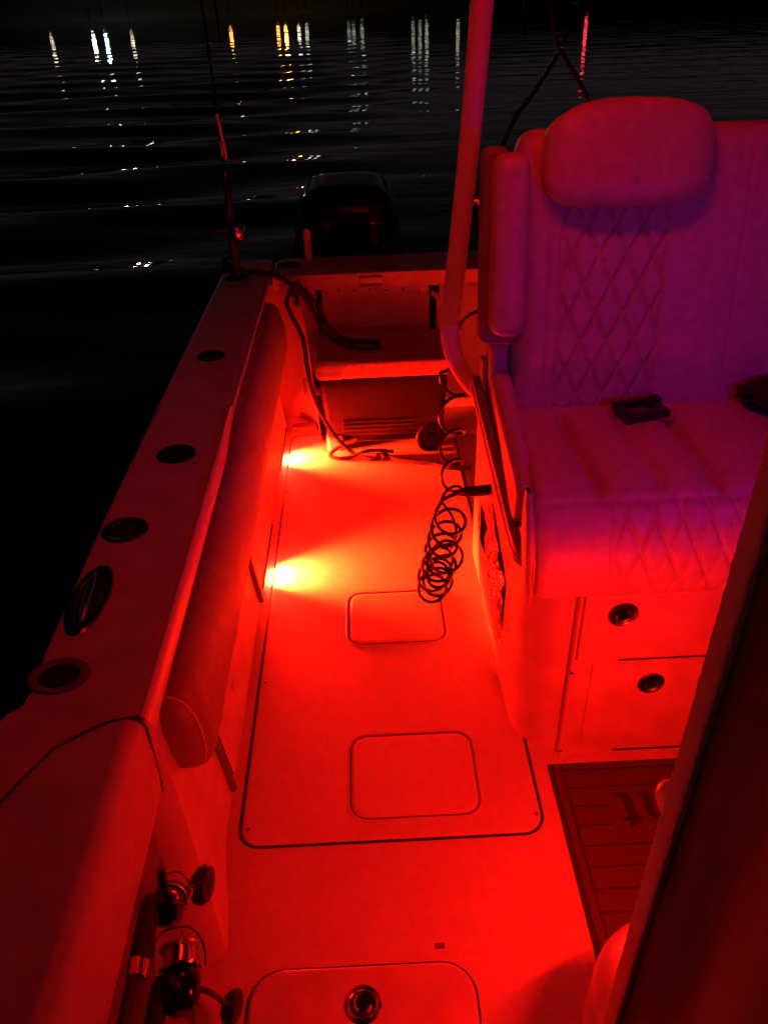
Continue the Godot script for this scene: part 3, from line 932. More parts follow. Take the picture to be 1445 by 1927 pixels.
func helm_seat() -> void:
	var s := thing("helm_seat", "white quilted two-person helm seat on a moulded base with two drawers", "seat", Vector3.ZERO)
	# moulded base with a rounded corner
	var poly := rrect(0.335, -2.26, 1.36, -1.292, 0.12, 10)
	obj("base", Soup.new().slab(poly, 0.0, 0.6, 0.006), mats.gelcoat, s)
	# drawer unit let into the front
	var unit := obj("drawer_frame", Soup.new().rbox(Vector3(0.87, 0.272, -1.283), Vector3(0.86, 0.545, 0.026), 0.009, 3), mats.gelcoat, s)
	var zf := -1.27
	obj("frame_gap", Soup.new().rbox(Vector3(0.81, 0.446, zf + 0.0005), Vector3(0.724, 0.2, 0.002), 0.0008, 1), mats.grey_board, unit)
	var d1 := obj("drawer", Soup.new().rbox(Vector3(0.81, 0.447, zf), Vector3(0.72, 0.196, 0.016), 0.006, 3), mats.gelcoat, s)
	latch(Vector3(0.538, 0.487, zf + 0.008), Vector3.BACK, 0.031, d1)
	obj("gap", Soup.new().rbox(Vector3(0.85, 0.3395, zf + 0.0008), Vector3(0.6, 0.005, 0.002), 0.0008, 1), mats.black_rubber, unit)
	var d2 := obj("drawer", Soup.new().rbox(Vector3(0.87, 0.182, zf), Vector3(0.76, 0.3, 0.012), 0.005, 3), mats.gelcoat, s)
	d2.set_meta("label", "taller lower drawer")
	latch(Vector3(0.637, 0.262, zf + 0.006), Vector3.BACK, 0.029, d2, true)
	obj("vent_slot", Soup.new().rbox(Vector3(0.79, 0.016, zf + 0.0006), Vector3(0.42, 0.007, 0.002), 0.0008, 1), mats.black_rubber, unit)
	for q in [[0.4455, 0.302], [0.4455, 0.02], [0.72, 0.5535], [0.4655, 0.5385]]:
		if q[1] < 0.5:
			screw(Vector3(q[0], q[1], zf), Vector3.BACK, unit, 0.0045)
	screw(Vector3(0.72, 0.537, zf), Vector3.BACK, unit, 0.0045)
	# seat shell that carries the cushion
	obj("shell", Soup.new().rbox(Vector3(0.85, 0.64, -1.72), Vector3(1.0, 0.12, 0.66), 0.03, 3), mats.gelcoat, s)
	# cushion: one profile swept across, with seams and a quilted front panel
	var prof := [Vector2(-1.72, 0.66), Vector2(-1.735, 0.72), Vector2(-1.715, 0.775), Vector2(-1.66, 0.792), Vector2(-1.55, 0.795), Vector2(-1.43, 0.797), Vector2(-1.365, 0.795), Vector2(-1.325, 0.783), Vector2(-1.29, 0.752), Vector2(-1.262, 0.705), Vector2(-1.242, 0.65), Vector2(-1.236, 0.595), Vector2(-1.25, 0.556), Vector2(-1.285, 0.537), Vector2(-1.33, 0.533)]
	var along := func(f: float) -> Vector2:
		f *= prof.size() - 1
		var i := mini(int(f), prof.size() - 2)
		return prof[i].cubic_interpolate(prof[i + 1], prof[maxi(i - 1, 0)], prof[mini(i + 2, prof.size() - 1)], f - i)
	var x0 := 0.328
	var x1 := 1.37
	var seat_pt := func(u: float, v: float) -> Vector3:
		var x := lerpf(x0, x1, u)
		var q: Vector2 = along.call(v)
		var n: Vector2 = (along.call(minf(v + 0.01, 1.0)) - along.call(maxf(v - 0.01, 0.0))).normalized()
		n = Vector2(-n.y, n.x)                                  # outward
		var e := minf((x - x0) / 0.03, (x1 - x) / 0.03)
		var d := 0.0 if e >= 1.0 else -0.018 * (1.0 - sqrt(maxf(0.0, 1.0 - (1.0 - e) * (1.0 - e))))
		var top := smoothstep(0.17, 0.24, v) * smoothstep(0.56, 0.47, v)
		var fr := smoothstep(0.5, 0.58, v)
		# seams of the seating surface, between pillowed sections
		for c in [[0.465, 1.0], [0.715, 1.0], [0.595, 0.45], [0.99, 1.0], [1.24, 1.0]]:
			var bow: float = c[0] + 0.008 * sin(q.x * 9.0)
			d -= top * c[1] * (0.022 * groove(x - bow, 0.011) + 0.014 * groove(x - bow, 0.04))
		d += top * 0.006 * fine.get_noise_2d(x * 4.0, q.x * 5.0)
		# roll between seat and front
		d -= 0.006 * groove(v - 0.545, 0.012)
		# quilted front panel with a seam round it
		var px := clampf((x - 0.485) / 0.012, 0.0, 1.0) * clampf((1.215 - x) / 0.012, 0.0, 1.0)
		var inside := fr * px * smoothstep(0.9, 0.87, v)
		d -= inside * 0.008 * quilt(x - 0.485, q.y, 0.058, 0.135)
		d -= fr * 0.004 * groove(x - 0.485, 0.003) * smoothstep(0.92, 0.9, v)
		d += fr * 0.003 * fine.get_noise_2d(x * 5.0, q.y * 7.0)
		return Vector3(x, q.y + n.y * d, q.x + n.x * d)
	var cu := Soup.new().grid(seat_pt, 240, 110)
	for side in [0.0, 1.0]:                                     # end caps
		var mid := Vector3(x0 - 0.004 if side == 0.0 else x1 + 0.004, 0.68, -1.46)
		for j in 110:
			var a: Vector3 = seat_pt.call(side, j / 110.0)
			var b: Vector3 = seat_pt.call(side, (j + 1) / 110.0)
			cu.tri(mid, a, b)
		cu.tri(mid, seat_pt.call(side, 1.0), seat_pt.call(side, 0.0))
	var cushion := obj("cushion", cu, mats.vinyl, s, Vector3(0, 1, 0.5), 50.0)
	var pp := []
	for j in range(30, 101):
		pp.append(seat_pt.call(0.0, j / 110.0) + Vector3(-0.001, 0, 0))
	obj("piping", Soup.new().tube(pp, 0.0032, 6), mats.vinyl, cushion)
	# side pad at the front corner, leaf shaped
	var leaf := Soup.new().grid(func(u: float, v: float) -> Vector3:
		var y := lerpf(0.528, 0.79, v)
		var half := 0.036 * pow(sin(PI * clampf(0.03 + 0.92 * v, 0, 1)), 0.6)
		var a := TAU * u
		return Vector3(0.321 + 0.014 * cos(a) * (half / 0.036) - 0.01 * (v - 0.5), y, -1.29 + 0.05 * (0.4 - v) + half * sin(a)), 24, 30)
	obj("side_pad", leaf, mats.vinyl, s)
	# padded rail that runs down the side of the seat
	var rail := curve([Vector3(0.274, 0.80, -1.83), Vector3(0.277, 0.79, -1.8), Vector3(0.284, 0.745, -1.67), Vector3(0.294, 0.69, -1.5), Vector3(0.302, 0.645, -1.38), Vector3(0.31, 0.622, -1.33), Vector3(0.325, 0.612, -1.305)], 8)
	var strip := Soup.new()
	strip.grid(func(u: float, v: float) -> Vector3:
		var f := u * (rail.size() - 1)
		var i := mini(int(f), rail.size() - 2)
		var c: Vector3 = rail[i].lerp(rail[i + 1], f - i)
		var t: Vector3 = (rail[i + 1] - rail[i]).normalized()
		var side := Vector3(1, 0, 0)
		var up := t.cross(side).normalized()
		var a := TAU * v
		var w := 0.031 * (1.0 - 0.5 * pow(absf(2.0 * u - 1.0), 8.0))
		return c + side * 0.013 * signf(cos(a)) * pow(absf(cos(a)), 0.6) + up * w * signf(sin(a)) * pow(absf(sin(a)), 0.6), 48, 24)
	var ra := obj("side_rail", strip, mats.bolster_vinyl, s)
	var st := []
	for q in rail:
		st.append(q + Vector3(-0.0135, 0.004, 0))
	obj("stitching", Soup.new().tube(st, 0.0016, 6), mats.vinyl, ra)
	# long side cushion between rail and seat
	obj("side_cushion", Soup.new().rbox(Vector3.ZERO, Vector3(0.05, 0.13, 0.43), 0.024, 4, Vector3i(0, 4, 8), func(v: Vector3, d: Vector3) -> float: return 0.004 * fine.get_noise_3d(v.x * 9, v.y * 9, v.z * 6), Basis(Vector3.RIGHT, 0.24)).join(Soup.new()), mats.vinyl, s).position = Vector3(0.322, 0.765, -1.56)
	obj("hinge_cover", Soup.new().rbox(Vector3.ZERO, Vector3(0.045, 0.21, 0.09), 0.02, 4, Vector3i.ZERO, null, Basis(Vector3.RIGHT, -0.12)), mats.vinyl, s).position = Vector3(0.318, 0.83, -1.77)
	obj("hinge_plate", Soup.new().rbox(Vector3.ZERO, Vector3(0.012, 0.16, 0.05), 0.005, 2, Vector3i.ZERO, null, Basis(Vector3.RIGHT, -0.1)), mats.white_pole, s).position = Vector3(0.288, 0.80, -1.79)
	# backrest
	var tilt := Basis(Vector3.RIGHT, -0.165)
	var bc := Vector3(0.855, 1.06, -1.8)
	var back := Soup.new().rbox(bc, Vector3(1.02, 0.66, 0.11), 0.045, 4, Vector3i(230, 130, 0), func(v: Vector3, d: Vector3) -> float:
		if d.z < 0.5:
			return 0.0
		var e := 0.0
		e += 0.012 * (1.0 - pow(v.x / 0.51, 4.0)) * (1.0 - pow(v.y / 0.33, 4.0))
		for c in [-0.29, 0.29]:
			var lx: float = v.x - c
			var lw := 0.118
			if absf(lx) < lw:
				e -= 0.0075 * quilt(lx, v.y, 0.063, 0.13) * smoothstep(lw, lw - 0.004, absf(lx))
			e -= 0.0045 * groove(absf(lx) - lw, 0.0028)
		e -= 0.003 * groove(v.x + 0.437, 0.003)
		e -= 0.002 * groove(v.x, 0.003)
		e += 0.005 * fine.get_noise_2d(v.x * 3.0, v.y * 3.0)
		return e, tilt)
	var bk := obj("backrest", back, mats.vinyl, s, null, 50.0)
	bk.set_meta("label", "tall backrest with a diamond quilted panel")
	for c in [0.0, 1.0]:
		var pad := Soup.new().grid(func(u: float, v: float) -> Vector3:
			var a := TAU * u
			var t := PI * (v - 0.5)
			var cv := pow(maxf(cos(t), 0.0), 0.42)
			var q := Vector3(0.182 * signf(cos(a)) * pow(absf(cos(a)), 0.5) * cv, 0.1 * signf(sin(a)) * pow(absf(sin(a)), 0.62) * cv, 0.056 * signf(sin(t)) * pow(absf(sin(t)), 0.8))
			q.y += 0.014 * (1.0 - pow(q.x / 0.182, 2.0)) * clampf(q.y / 0.1, 0.0, 1.0)
			q += q.normalized() * 0.004 * fine.get_noise_3d(q.x * 9, q.y * 9, q.z * 9)
			return Basis(Vector3.RIGHT, -0.28) * q, 72, 36)
		var hp := obj("headrest", pad, mats.vinyl, s)
		hp.position = Vector3(0.575 + 0.56 * c, 1.335, -1.768)
	# armrest folded up beside the backrest
	var arm := obj("armrest", Soup.new().rbox(Vector3.ZERO, Vector3(0.082, 0.385, 0.075), 0.035, 5, Vector3i(2, 8, 2), func(v: Vector3, d: Vector3) -> float: return 0.0035 * fine.get_noise_3d(v.x * 12, v.y * 8, v.z * 12), Basis(Vector3.RIGHT, -0.14)), mats.vinyl, s)
	arm.position = Vector3(0.32, 1.168, -1.715)
	obj("arm_shell", Soup.new().rbox(Vector3(-0.03, -0.01, -0.035), Vector3(0.06, 0.42, 0.06), 0.02, 3, Vector3i.ZERO, null, Basis(Vector3.RIGHT, -0.14)), mats.bolster_vinyl, arm)
	obj("arm_base", Soup.new().rbox(Vector3(0.0, -0.2, -0.02), Vector3(0.075, 0.035, 0.075), 0.016, 3), mats.bolster_vinyl, arm)
	# side pocket on the base with a crumpled clear bag in it
	var po := obj("side_pocket", Soup.new().grid(func(u: float, v: float) -> Vector3:
		var z := lerpf(-2.02, -1.62, u)
		var y := lerpf(0.09, 0.3, v)
		return Vector3(0.334 - 0.03 * sin(PI * u) * (0.4 + 0.6 * v), y - 0.04 * sin(PI * u) * (1 - v), z), 18, 8), mats.vinyl, s, Vector3.LEFT)
	po.set_meta("label", "shallow pocket on the side of the base")
	for q in [[0.23, -1.59], [0.135, -1.558], [0.03, -1.52]]:
		screw(Vector3(0.335, q[0], q[1]), Vector3.LEFT, s, 0.005)


# ---------------------------------------------------------------- cooler
func cooler() -> void:
	var c := thing("cooler", "large grey wheeled cooler with a pale lid under the rope", "cooler", Vector3(0.06, 0, -3.05))
	var body := Soup.new().rbox(Vector3(0, 0.19, 0.0), Vector3(0.53, 0.305, 0.31), 0.035, 4, Vector3i(0, 6, 0), func(v: Vector3, d: Vector3) -> float:
		return -0.022 * (0.5 - v.y / 0.305) * (1.0 if absf(d.y) < 0.5 else 0.0))
	obj("body", body, mats.cooler_grey, c)
	obj("lid", Soup.new().rbox(Vector3(0, 0.378, -0.005), Vector3(0.555, 0.075, 0.35), 0.03, 5, Vector3i(6, 0, 4), func(v: Vector3, d: Vector3) -> float: return 0.006 * maxf(0.0, d.y)), mats.cooler_lid, c)
	var lid := c.get_node("lid")
	obj("lid_band", Soup.new().rbox(Vector3(0.055, 0.384, 0.155), Vector3(0.43, 0.068, 0.035), 0.015, 4), mats.cooler_lid, lid)
	obj("lid_corner", Soup.new().rbox(Vector3(-0.215, 0.366, 0.15), Vector3(0.12, 0.05, 0.045), 0.022, 5), mats.cooler_lid, lid)
	obj("lid_panel", Soup.new().slab(rrect(-0.09, -0.14, 0.19, 0.11, 0.03), 0.41, 0.4255, 0.004), mats.cooler_lid, lid)
	obj("lid_hinge", Soup.new().rbox(Vector3(0.0, 0.408, -0.17), Vector3(0.36, 0.02, 0.03), 0.009, 3), mats.cooler_lid, lid)
	for k in 5:
		obj("rib", Soup.new().rbox(Vector3(-0.03, 0.062 + 0.02 * k, 0.130 + 0.0022 * k), Vector3(0.3, 0.012, 0.014), 0.005, 3), mats.cooler_grey, c)
	var wh := obj("wheel", Soup.new().lathe([Vector2(0.0, 0.012), Vector2(0.02, 0.014), Vector2(0.024, 0.006), Vector2(0.042, 0.006), Vector2(0.046, 0.014), Vector2(0.056, 0.012), Vector2(0.058, 0.0), Vector2(0.056, -0.02), Vector2(0.0, -0.02)], 30, at_turn(Vector3(0.19, 0.06, 0.165), Vector3(0.12, 0.2, 1))), mats.cooler_grey, c)
	obj("tyre", Soup.new().tube(wheel_ring(Vector3(0.19, 0.06, 0.165), Vector3(0.12, 0.2, 1), 0.056), 0.007, 8, true), mats.black_rubber, wh)
	for q in [-0.215, 0.215]:
		obj("foot", Soup.new().rbox(Vector3(q, 0.04, 0.115), Vector3(0.075, 0.08, 0.07), 0.018, 3), mats.cooler_lid, c)
	obj("side_handle", Soup.new().rbox(Vector3(-0.275, 0.26, 0.0), Vector3(0.03, 0.05, 0.16), 0.012, 3), mats.cooler_grey, c)


func wheel_ring(o: Vector3, axis: Vector3, r: float) -> Array:
	var x := at_turn(o, axis)
	var out := []
	for i in 28:
		out.append(x * Vector3(cos(TAU * i / 28) * r, 0.002, sin(TAU * i / 28) * r))
	return out


# ---------------------------------------------------------------- rope and hose
func lines() -> void:
	var r := thing("mooring_rope", "black mooring rope knotted at the corner and looped over the cooler", "rope")
	var from_cleat := curve([Vector3(-0.6, 0.682, -3.36), Vector3(-0.575, 0.69, -3.34), Vector3(-0.519, 0.676, -3.30), Vector3(-0.436, 0.681, -3.26), Vector3(-0.356, 0.668, -3.22), Vector3(-0.291, 0.634, -3.19)])
	obj("standing_part", Soup.new().tube(from_cleat, 0.0105, 12), mats.rope, r)
	var loop := curve([Vector3(-0.275, 0.632, -3.18), Vector3(-0.228, 0.566, -3.15), Vector3(-0.194, 0.502, -3.1), Vector3(-0.15, 0.436, -3.11), Vector3(-0.085, 0.433, -3.026), Vector3(-0.004, 0.435, -2.985), Vector3(0.035, 0.435, -2.99), Vector3(0.051, 0.435, -3.02), Vector3(0.033, 0.435, -3.05), Vector3(-0.02, 0.435, -3.058), Vector3(-0.098, 0.434, -3.105), Vector3(-0.16, 0.5, -3.09), Vector3(-0.2, 0.572, -3.135), Vector3(-0.252, 0.632, -3.17)])
	obj("loop", Soup.new().tube(loop, 0.0095, 12), mats.rope, r)
	var tail := curve([Vector3(-0.300, 0.640, -3.18), Vector3(-0.326, 0.59, -3.15), Vector3(-0.308, 0.553, -3.09), Vector3(-0.262, 0.486, -3.0), Vector3(-0.246, 0.399, -2.9), Vector3(-0.231, 0.308, -2.868), Vector3(-0.2, 0.205, -2.855), Vector3(-0.153, 0.115, -2.84), Vector3(-0.091, 0.03, -2.85), Vector3(-0.025, 0.013, -2.815), Vector3(0.024, 0.013, -2.815), Vector3(0.05, 0.013, -2.85), Vector3(0.087, 0.014, -2.80), Vector3(0.174, 0.013, -2.766), Vector3(0.25, 0.013, -2.745), Vector3(0.306, 0.013, -2.71), Vector3(0.40, 0.013, -2.70)])
	obj("tail", Soup.new().tube(tail, 0.009, 12), mats.rope, r)
	var coil := curve([Vector3(-0.06, 0.07, -2.875), Vector3(-0.136, 0.045, -2.87), Vector3(-0.178, 0.02, -2.85), Vector3(-0.15, 0.012, -2.828), Vector3(-0.09, 0.014, -2.832), Vector3(-0.03, 0.03, -2.845), Vector3(0.03, 0.03, -2.85), Vector3(0.09, 0.02, -2.85)])
	obj("slack_turn", Soup.new().tube(coil, 0.0085, 10), mats.rope, r)
	# the knot: three tight turns
	var knot := Soup.new()
	for q in [[Vector3(0.7, -0.6, 0.2), 0.0], [Vector3(0.2, 0.5, 0.9), 0.004], [Vector3(-0.5, 0.8, 0.3), -0.006]]:
		var x := at_turn(Vector3(-0.285 + q[1], 0.628 + q[1], -3.175), q[0])
		var ring := []
		for i in 20:
			var a := TAU * i / 20
			ring.append(x * Vector3(cos(a) * 0.018, 0.006 * sin(2 * a), sin(a) * 0.018))
		knot.tube(ring, 0.0105, 10, true)
	knot.tube(curve([Vector3(-0.285, 0.625, -3.17), Vector3(-0.283, 0.6, -3.15), Vector3(-0.287, 0.575, -3.14)], 5), 0.0095, 10)
	obj("knot", knot, mats.rope, r)


func coiled_hose() -> void:
	var h := thing("coiled_hose", "black coiled washdown hose hanging from the seat base", "hose")
	var pts := []
	# the stretched part that comes down from the back of the seat
	pts.append_array([Vector3(0.345, 0.925, -1.98), Vector3(0.318, 0.930, -2.0), Vector3(0.283, 0.911, -2.02), Vector3(0.258, 0.871, -2.05), Vector3(0.246, 0.81, -2.06), Vector3(0.243, 0.75, -2.05)])
	var n := 170
	for i in n + 1:
		var t := float(i) / n
		var a := PI * 0.5 + TAU * 4.0 * pow(t, 1.2)
		var y := 0.735 - 0.40 * t
		var c := Vector3(lerpf(0.24, 0.236, t), y, lerpf(-2.04, -1.97, t))
		var tilt := lerpf(1.05, 1.6, t)
		pts.append(c + (0.034 + 0.004 * sin(5.0 * t)) * (Vector3(-sin(a), 0, 0) + cos(a) * Vector3(0, sin(tilt), cos(tilt))))
	pts.append_array([Vector3(0.235, 0.30, -1.95), Vector3(0.25, 0.24, -1.93), Vector3(0.235, 0.18, -1.94)])
	obj("stretched_coil", Soup.new().tube(curve(pts, 2), 0.0052, 8), mats.hose, h)
	# the tight rest of it, lying on the sole
	var rest := []
	n = 260
	for i in n + 1:
		var t := float(i) / n
		var a := PI * 0.3 + TAU * 7.0 * (t + 0.03 * sin(t * 21.0))
		var c := Vector3(0.215, 0.16, -1.94).lerp(Vector3(0.172, 0.052, -1.905), t) + Vector3(0.009 * sin(t * 17.0), 0, 0.008 * cos(t * 13.0))
		var rr := 0.046 + 0.006 * sin(t * 23.0)
		var u := Vector3(1, 0.12, 0).normalized()
		var w := Vector3(0.05, 0.72, -0.7).normalized()
		rest.append(c + rr * (u * cos(a) + w * sin(a)))
	obj("tight_coil", Soup.new().tube(curve(rest, 1), 0.0056, 8), mats.hose, h)
	# the loops that lead up to the fitting on the seat side
	var up := []
	n = 90
	for i in n + 1:
		var t := float(i) / n
		var a := PI * 1.0 - TAU * 3.0 * t
		var c := Vector3(0.2, 0.17, -1.94).lerp(Vector3(0.228, 0.335, -1.90), t)
		var u := Vector3(1, 0.05, 0).normalized()
		var w := Vector3(0.0, 0.62, -0.78).normalized()
		up.append(c + 0.047 * (u * cos(a) + w * sin(a)) * lerpf(1.0, 1.05, t))
	up.append_array([Vector3(0.2, 0.39, -1.9), Vector3(0.245, 0.425, -1.88), Vector3(0.285, 0.44, -1.87)])
	obj("upper_loops", Soup.new().tube(curve(up, 2), 0.0058, 8), mats.hose, h)
	var fit := []
	var rad := []
	for i in 12:
		var t := i / 11.0
		fit.append(Vector3(0.236, 0.424, -1.885).lerp(Vector3(0.338, 0.452, -1.85), t))
		rad.append(lerpf(0.0075, 0.0155, smoothstep(0.0, 0.4, t)) + (0.0012 if i % 2 == 0 else 0.0))
	obj("fitting", Soup.new().tube(fit, rad, 14), mats.black_rubber, h)


# ---------------------------------------------------------------- mat
func deck_mat() -> void:
	var m := thing("deck_mat", "brown plank-patterned foam mat before the drawers, with dark lettering", "mat", Vector3(0.86, 0, -0.9))
	var o := Vector3(-0.86, 0, 0.9)
	var x0 := 0.408
	var x1 := 1.3
	var z0 := -1.243
	var z1 := -0.55
	obj("base_layer", Soup.new().slab(PackedVector2Array([Vector2(x0, z0), Vector2(x1, z0), Vector2(x1, z1), Vector2(x0, z1)]), 0.0005, 0.0055, 0.002), mats.dark_foam, m).position = o
	for q in [[x0 + 0.013, z0 + 0.004, x0 + 0.03, z1 - 0.004], [x0 + 0.034, z0 + 0.004, x1 - 0.02, z0 + 0.019]]:
		obj("border", Soup.new().slab(PackedVector2Array([Vector2(q[0], q[1]), Vector2(q[2], q[1]), Vector2(q[2], q[3]), Vector2(q[0], q[3])]), 0.003, 0.0095, 0.002), mats.teak_foam, m).position = o
	var xl := x0 + 0.034
	var zs := []
	for k in 14:
		zs.append(-1.22 + 0.0515 * k)
	for k in 13:
		var spans := [[xl, x1 - 0.02]]
		if k >= 1 and k <= 3:
			spans = [[xl, 0.5285]]
		for sp in spans:
			obj("plank", Soup.new().slab(PackedVector2Array([Vector2(sp[0], zs[k] + 0.0025), Vector2(sp[1], zs[k] + 0.0025), Vector2(sp[1], zs[k + 1] - 0.0025), Vector2(sp[0], zs[k + 1] - 0.0025)]), 0.003, 0.0093, 0.0016), mats.teak_foam, m).position = o
	obj("letter_panel", Soup.new().slab(PackedVector2Array([Vector2(0.5262, zs[1] + 0.0025), Vector2(x1 - 0.02, zs[1] + 0.0025), Vector2(x1 - 0.02, zs[4] - 0.0025), Vector2(0.5262, zs[4] - 0.0025)]), 0.003, 0.0094, 0.0003), mats.teak_foam, m).position = o
	# the end of a word, read from the other side: "nt"
	var tm := TextMesh.new()
	var font := SystemFont.new()
	font.font_names = PackedStringArray(["Droid Serif"])
	font.font_weight = 700
	font.font_italic = true
	tm.font = font
	tm.text = "nt"
	tm.font_size = 64
	tm.pixel_size = 0.0021
	tm.horizontal_alignment = HORIZONTAL_ALIGNMENT_RIGHT
	tm.depth = 0.0012
	tm.material = mats.black_rubber
	var t := MeshInstance3D.new()
	t.mesh = tm
	hang(t, "lettering", m)
	t.transform = Transform3D(Basis(Vector3.UP, PI) * Basis(Vector3.RIGHT, -PI / 2), Vector3(0.545, 0.0097, -1.1) + o)


# ---------------------------------------------------------------- rods
func spinning_reel(parent: Node, at: Vector3, turn: Basis, k := 1.0) -> void:
	var x := Transform3D(turn.scaled(Vector3.ONE * k), at)
	var body := Soup.new().lathe([Vector2(0.0, -0.045), Vector2(0.018, -0.042), Vector2(0.027, -0.025), Vector2(0.029, 0.0), Vector2(0.025, 0.012), Vector2(0.0, 0.012)], 20, x)
	body.tube([x * Vector3(0, -0.02, 0.02), x * Vector3(0, -0.015, 0.06)], [0.009, 0.007], 8)
	var re := obj("reel", body, mats.gloss_black, parent)
	var spool := Soup.new().lathe([Vector2(0.0, 0.014), Vector2(0.03, 0.014), Vector2(0.031, 0.018), Vector2(0.024, 0.021), Vector2(0.024, 0.04), Vector2(0.03, 0.043), Vector2(0.029, 0.047), Vector2(0.014, 0.052), Vector2(0.0, 0.053)], 24, x)
	obj("spool", spool, mats.steel, re)
	obj("bail", Soup.new().tube(curve([x * Vector3(0.036, 0.012, 0), x * Vector3(0.036, 0.04, 0.01), x * Vector3(0.02, 0.058, 0.035), x * Vector3(-0.02, 0.058, 0.035), x * Vector3(-0.036, 0.04, 0.01), x * Vector3(-0.036, 0.012, 0)], 6), 0.0022, 6), mats.steel, re)


func crank(parent: Node, hub: Vector3, elbow: Vector3, knob: Vector3, axis: Vector3, size: float) -> void:
	var h := obj("crank", Soup.new().tube(curve([hub, hub.lerp(elbow, 0.5), elbow, elbow.lerp(knob, 0.5), knob], 5), 0.0055, 8), mats.black_plastic, parent)
	var p := Soup.new().lathe([Vector2(0.0, -0.02), Vector2(0.011, -0.018), Vector2(0.017, -0.008), Vector2(0.019, 0.004), Vector2(0.016, 0.015), Vector2(0.008, 0.021), Vector2(0.0, 0.022)], 28, at_turn(knob, axis) * Transform3D(Basis().scaled(Vector3(size, size * 0.7, size * 1.45)), Vector3.ZERO))
	obj("knob", p, mats.black_plastic, h)


func stored_rods() -> void:
	var a := thing("fishing_rod", "upper of two fishing rods racked under the forward gunwale", "fishing rod", Vector3.ZERO, "rods racked under the gunwale")
	obj("blank", Soup.new().tube([Vector3(-0.392, 0.432, -0.70), Vector3(-0.392, 0.436, -0.2), Vector3(-0.39, 0.44, 0.9)], [0.0125, 0.012, 0.006], 12), mats.black_plastic, a)
	obj("grip", Soup.new().tube([Vector3(-0.392, 0.432, -0.70), Vector3(-0.392, 0.432, -0.69), Vector3(-0.392, 0.433, -0.61), Vector3(-0.392, 0.433, -0.60)], [0.012, 0.0165, 0.0165, 0.013], 14), mats.dark_foam, a)
	obj("butt_ring", Soup.new().tube([Vector3(-0.392, 0.433, -0.6), Vector3(-0.392, 0.4335, -0.575)], 0.0155, 14), mats.steel, a)
	spinning_reel(a, Vector3(-0.372, 0.405, -0.70), Basis(Vector3(0.25, -0.1, 1).normalized().cross(Vector3.UP).normalized(), Vector3(0.55, -0.35, -0.5).normalized(), Vector3(-0.3, 0.9, 0.2).normalized()).orthonormalized(), 1.0)
	crank(a, Vector3(-0.365, 0.40, -0.715), Vector3(-0.352, 0.375, -0.745), Vector3(-0.34, 0.335, -0.775), Vector3(1, 0.2, 0.1), 1.35)
	var b := thing("fishing_rod", "lower of two fishing rods racked under the forward gunwale", "fishing rod", Vector3.ZERO, "rods racked under the gunwale")
	obj("blank", Soup.new().tube([Vector3(-0.388, 0.30, -0.62), Vector3(-0.388, 0.30, 0.0), Vector3(-0.388, 0.305, 0.9)], [0.0125, 0.011, 0.006], 12), mats.black_plastic, b)
	obj("grip", Soup.new().tube([Vector3(-0.388, 0.30, -0.635), Vector3(-0.388, 0.30, -0.625), Vector3(-0.388, 0.30, -0.5), Vector3(-0.388, 0.30, -0.49)], [0.012, 0.0165, 0.0165, 0.013], 14), mats.dark_foam, b)
	spinning_reel(b, Vector3(-0.358, 0.30, -0.63), Basis(Vector3(0.2, 0.1, 1).normalized().cross(Vector3.UP).normalized(), Vector3(0.75, 0.05, -0.45).normalized(), Vector3(-0.4, 0.8, 0.2).normalized()).orthonormalized(), 1.15)
	crank(b, Vector3(-0.345, 0.265, -0.635), Vector3(-0.325, 0.225, -0.645), Vector3(-0.315, 0.06, -0.69), Vector3(1, 0.1, 0.2), 1.25)


func rod_guides(parent: Node, path: Array, at: Array, size: float, side: Vector3) -> void:
	for f in at:
		var i := clampi(int(f * (path.size() - 1)), 0, path.size() - 2)
		var p: Vector3 = path[i]
		var t: Vector3 = (path[i + 1] - path[i]).normalized()
		var x := at_turn(p + side * size * 1.3, t)
		var ring := []
		for k in 14:
			ring.append(x * Vector3(cos(TAU * k / 14) * size, 0, sin(TAU * k / 14) * size))
		var s := Soup.new().tube(ring, size * 0.16, 6, true)
		s.tube([p, p + side * size * 0.5], size * 0.16, 6)
		obj("guide", s, mats.steel, parent)


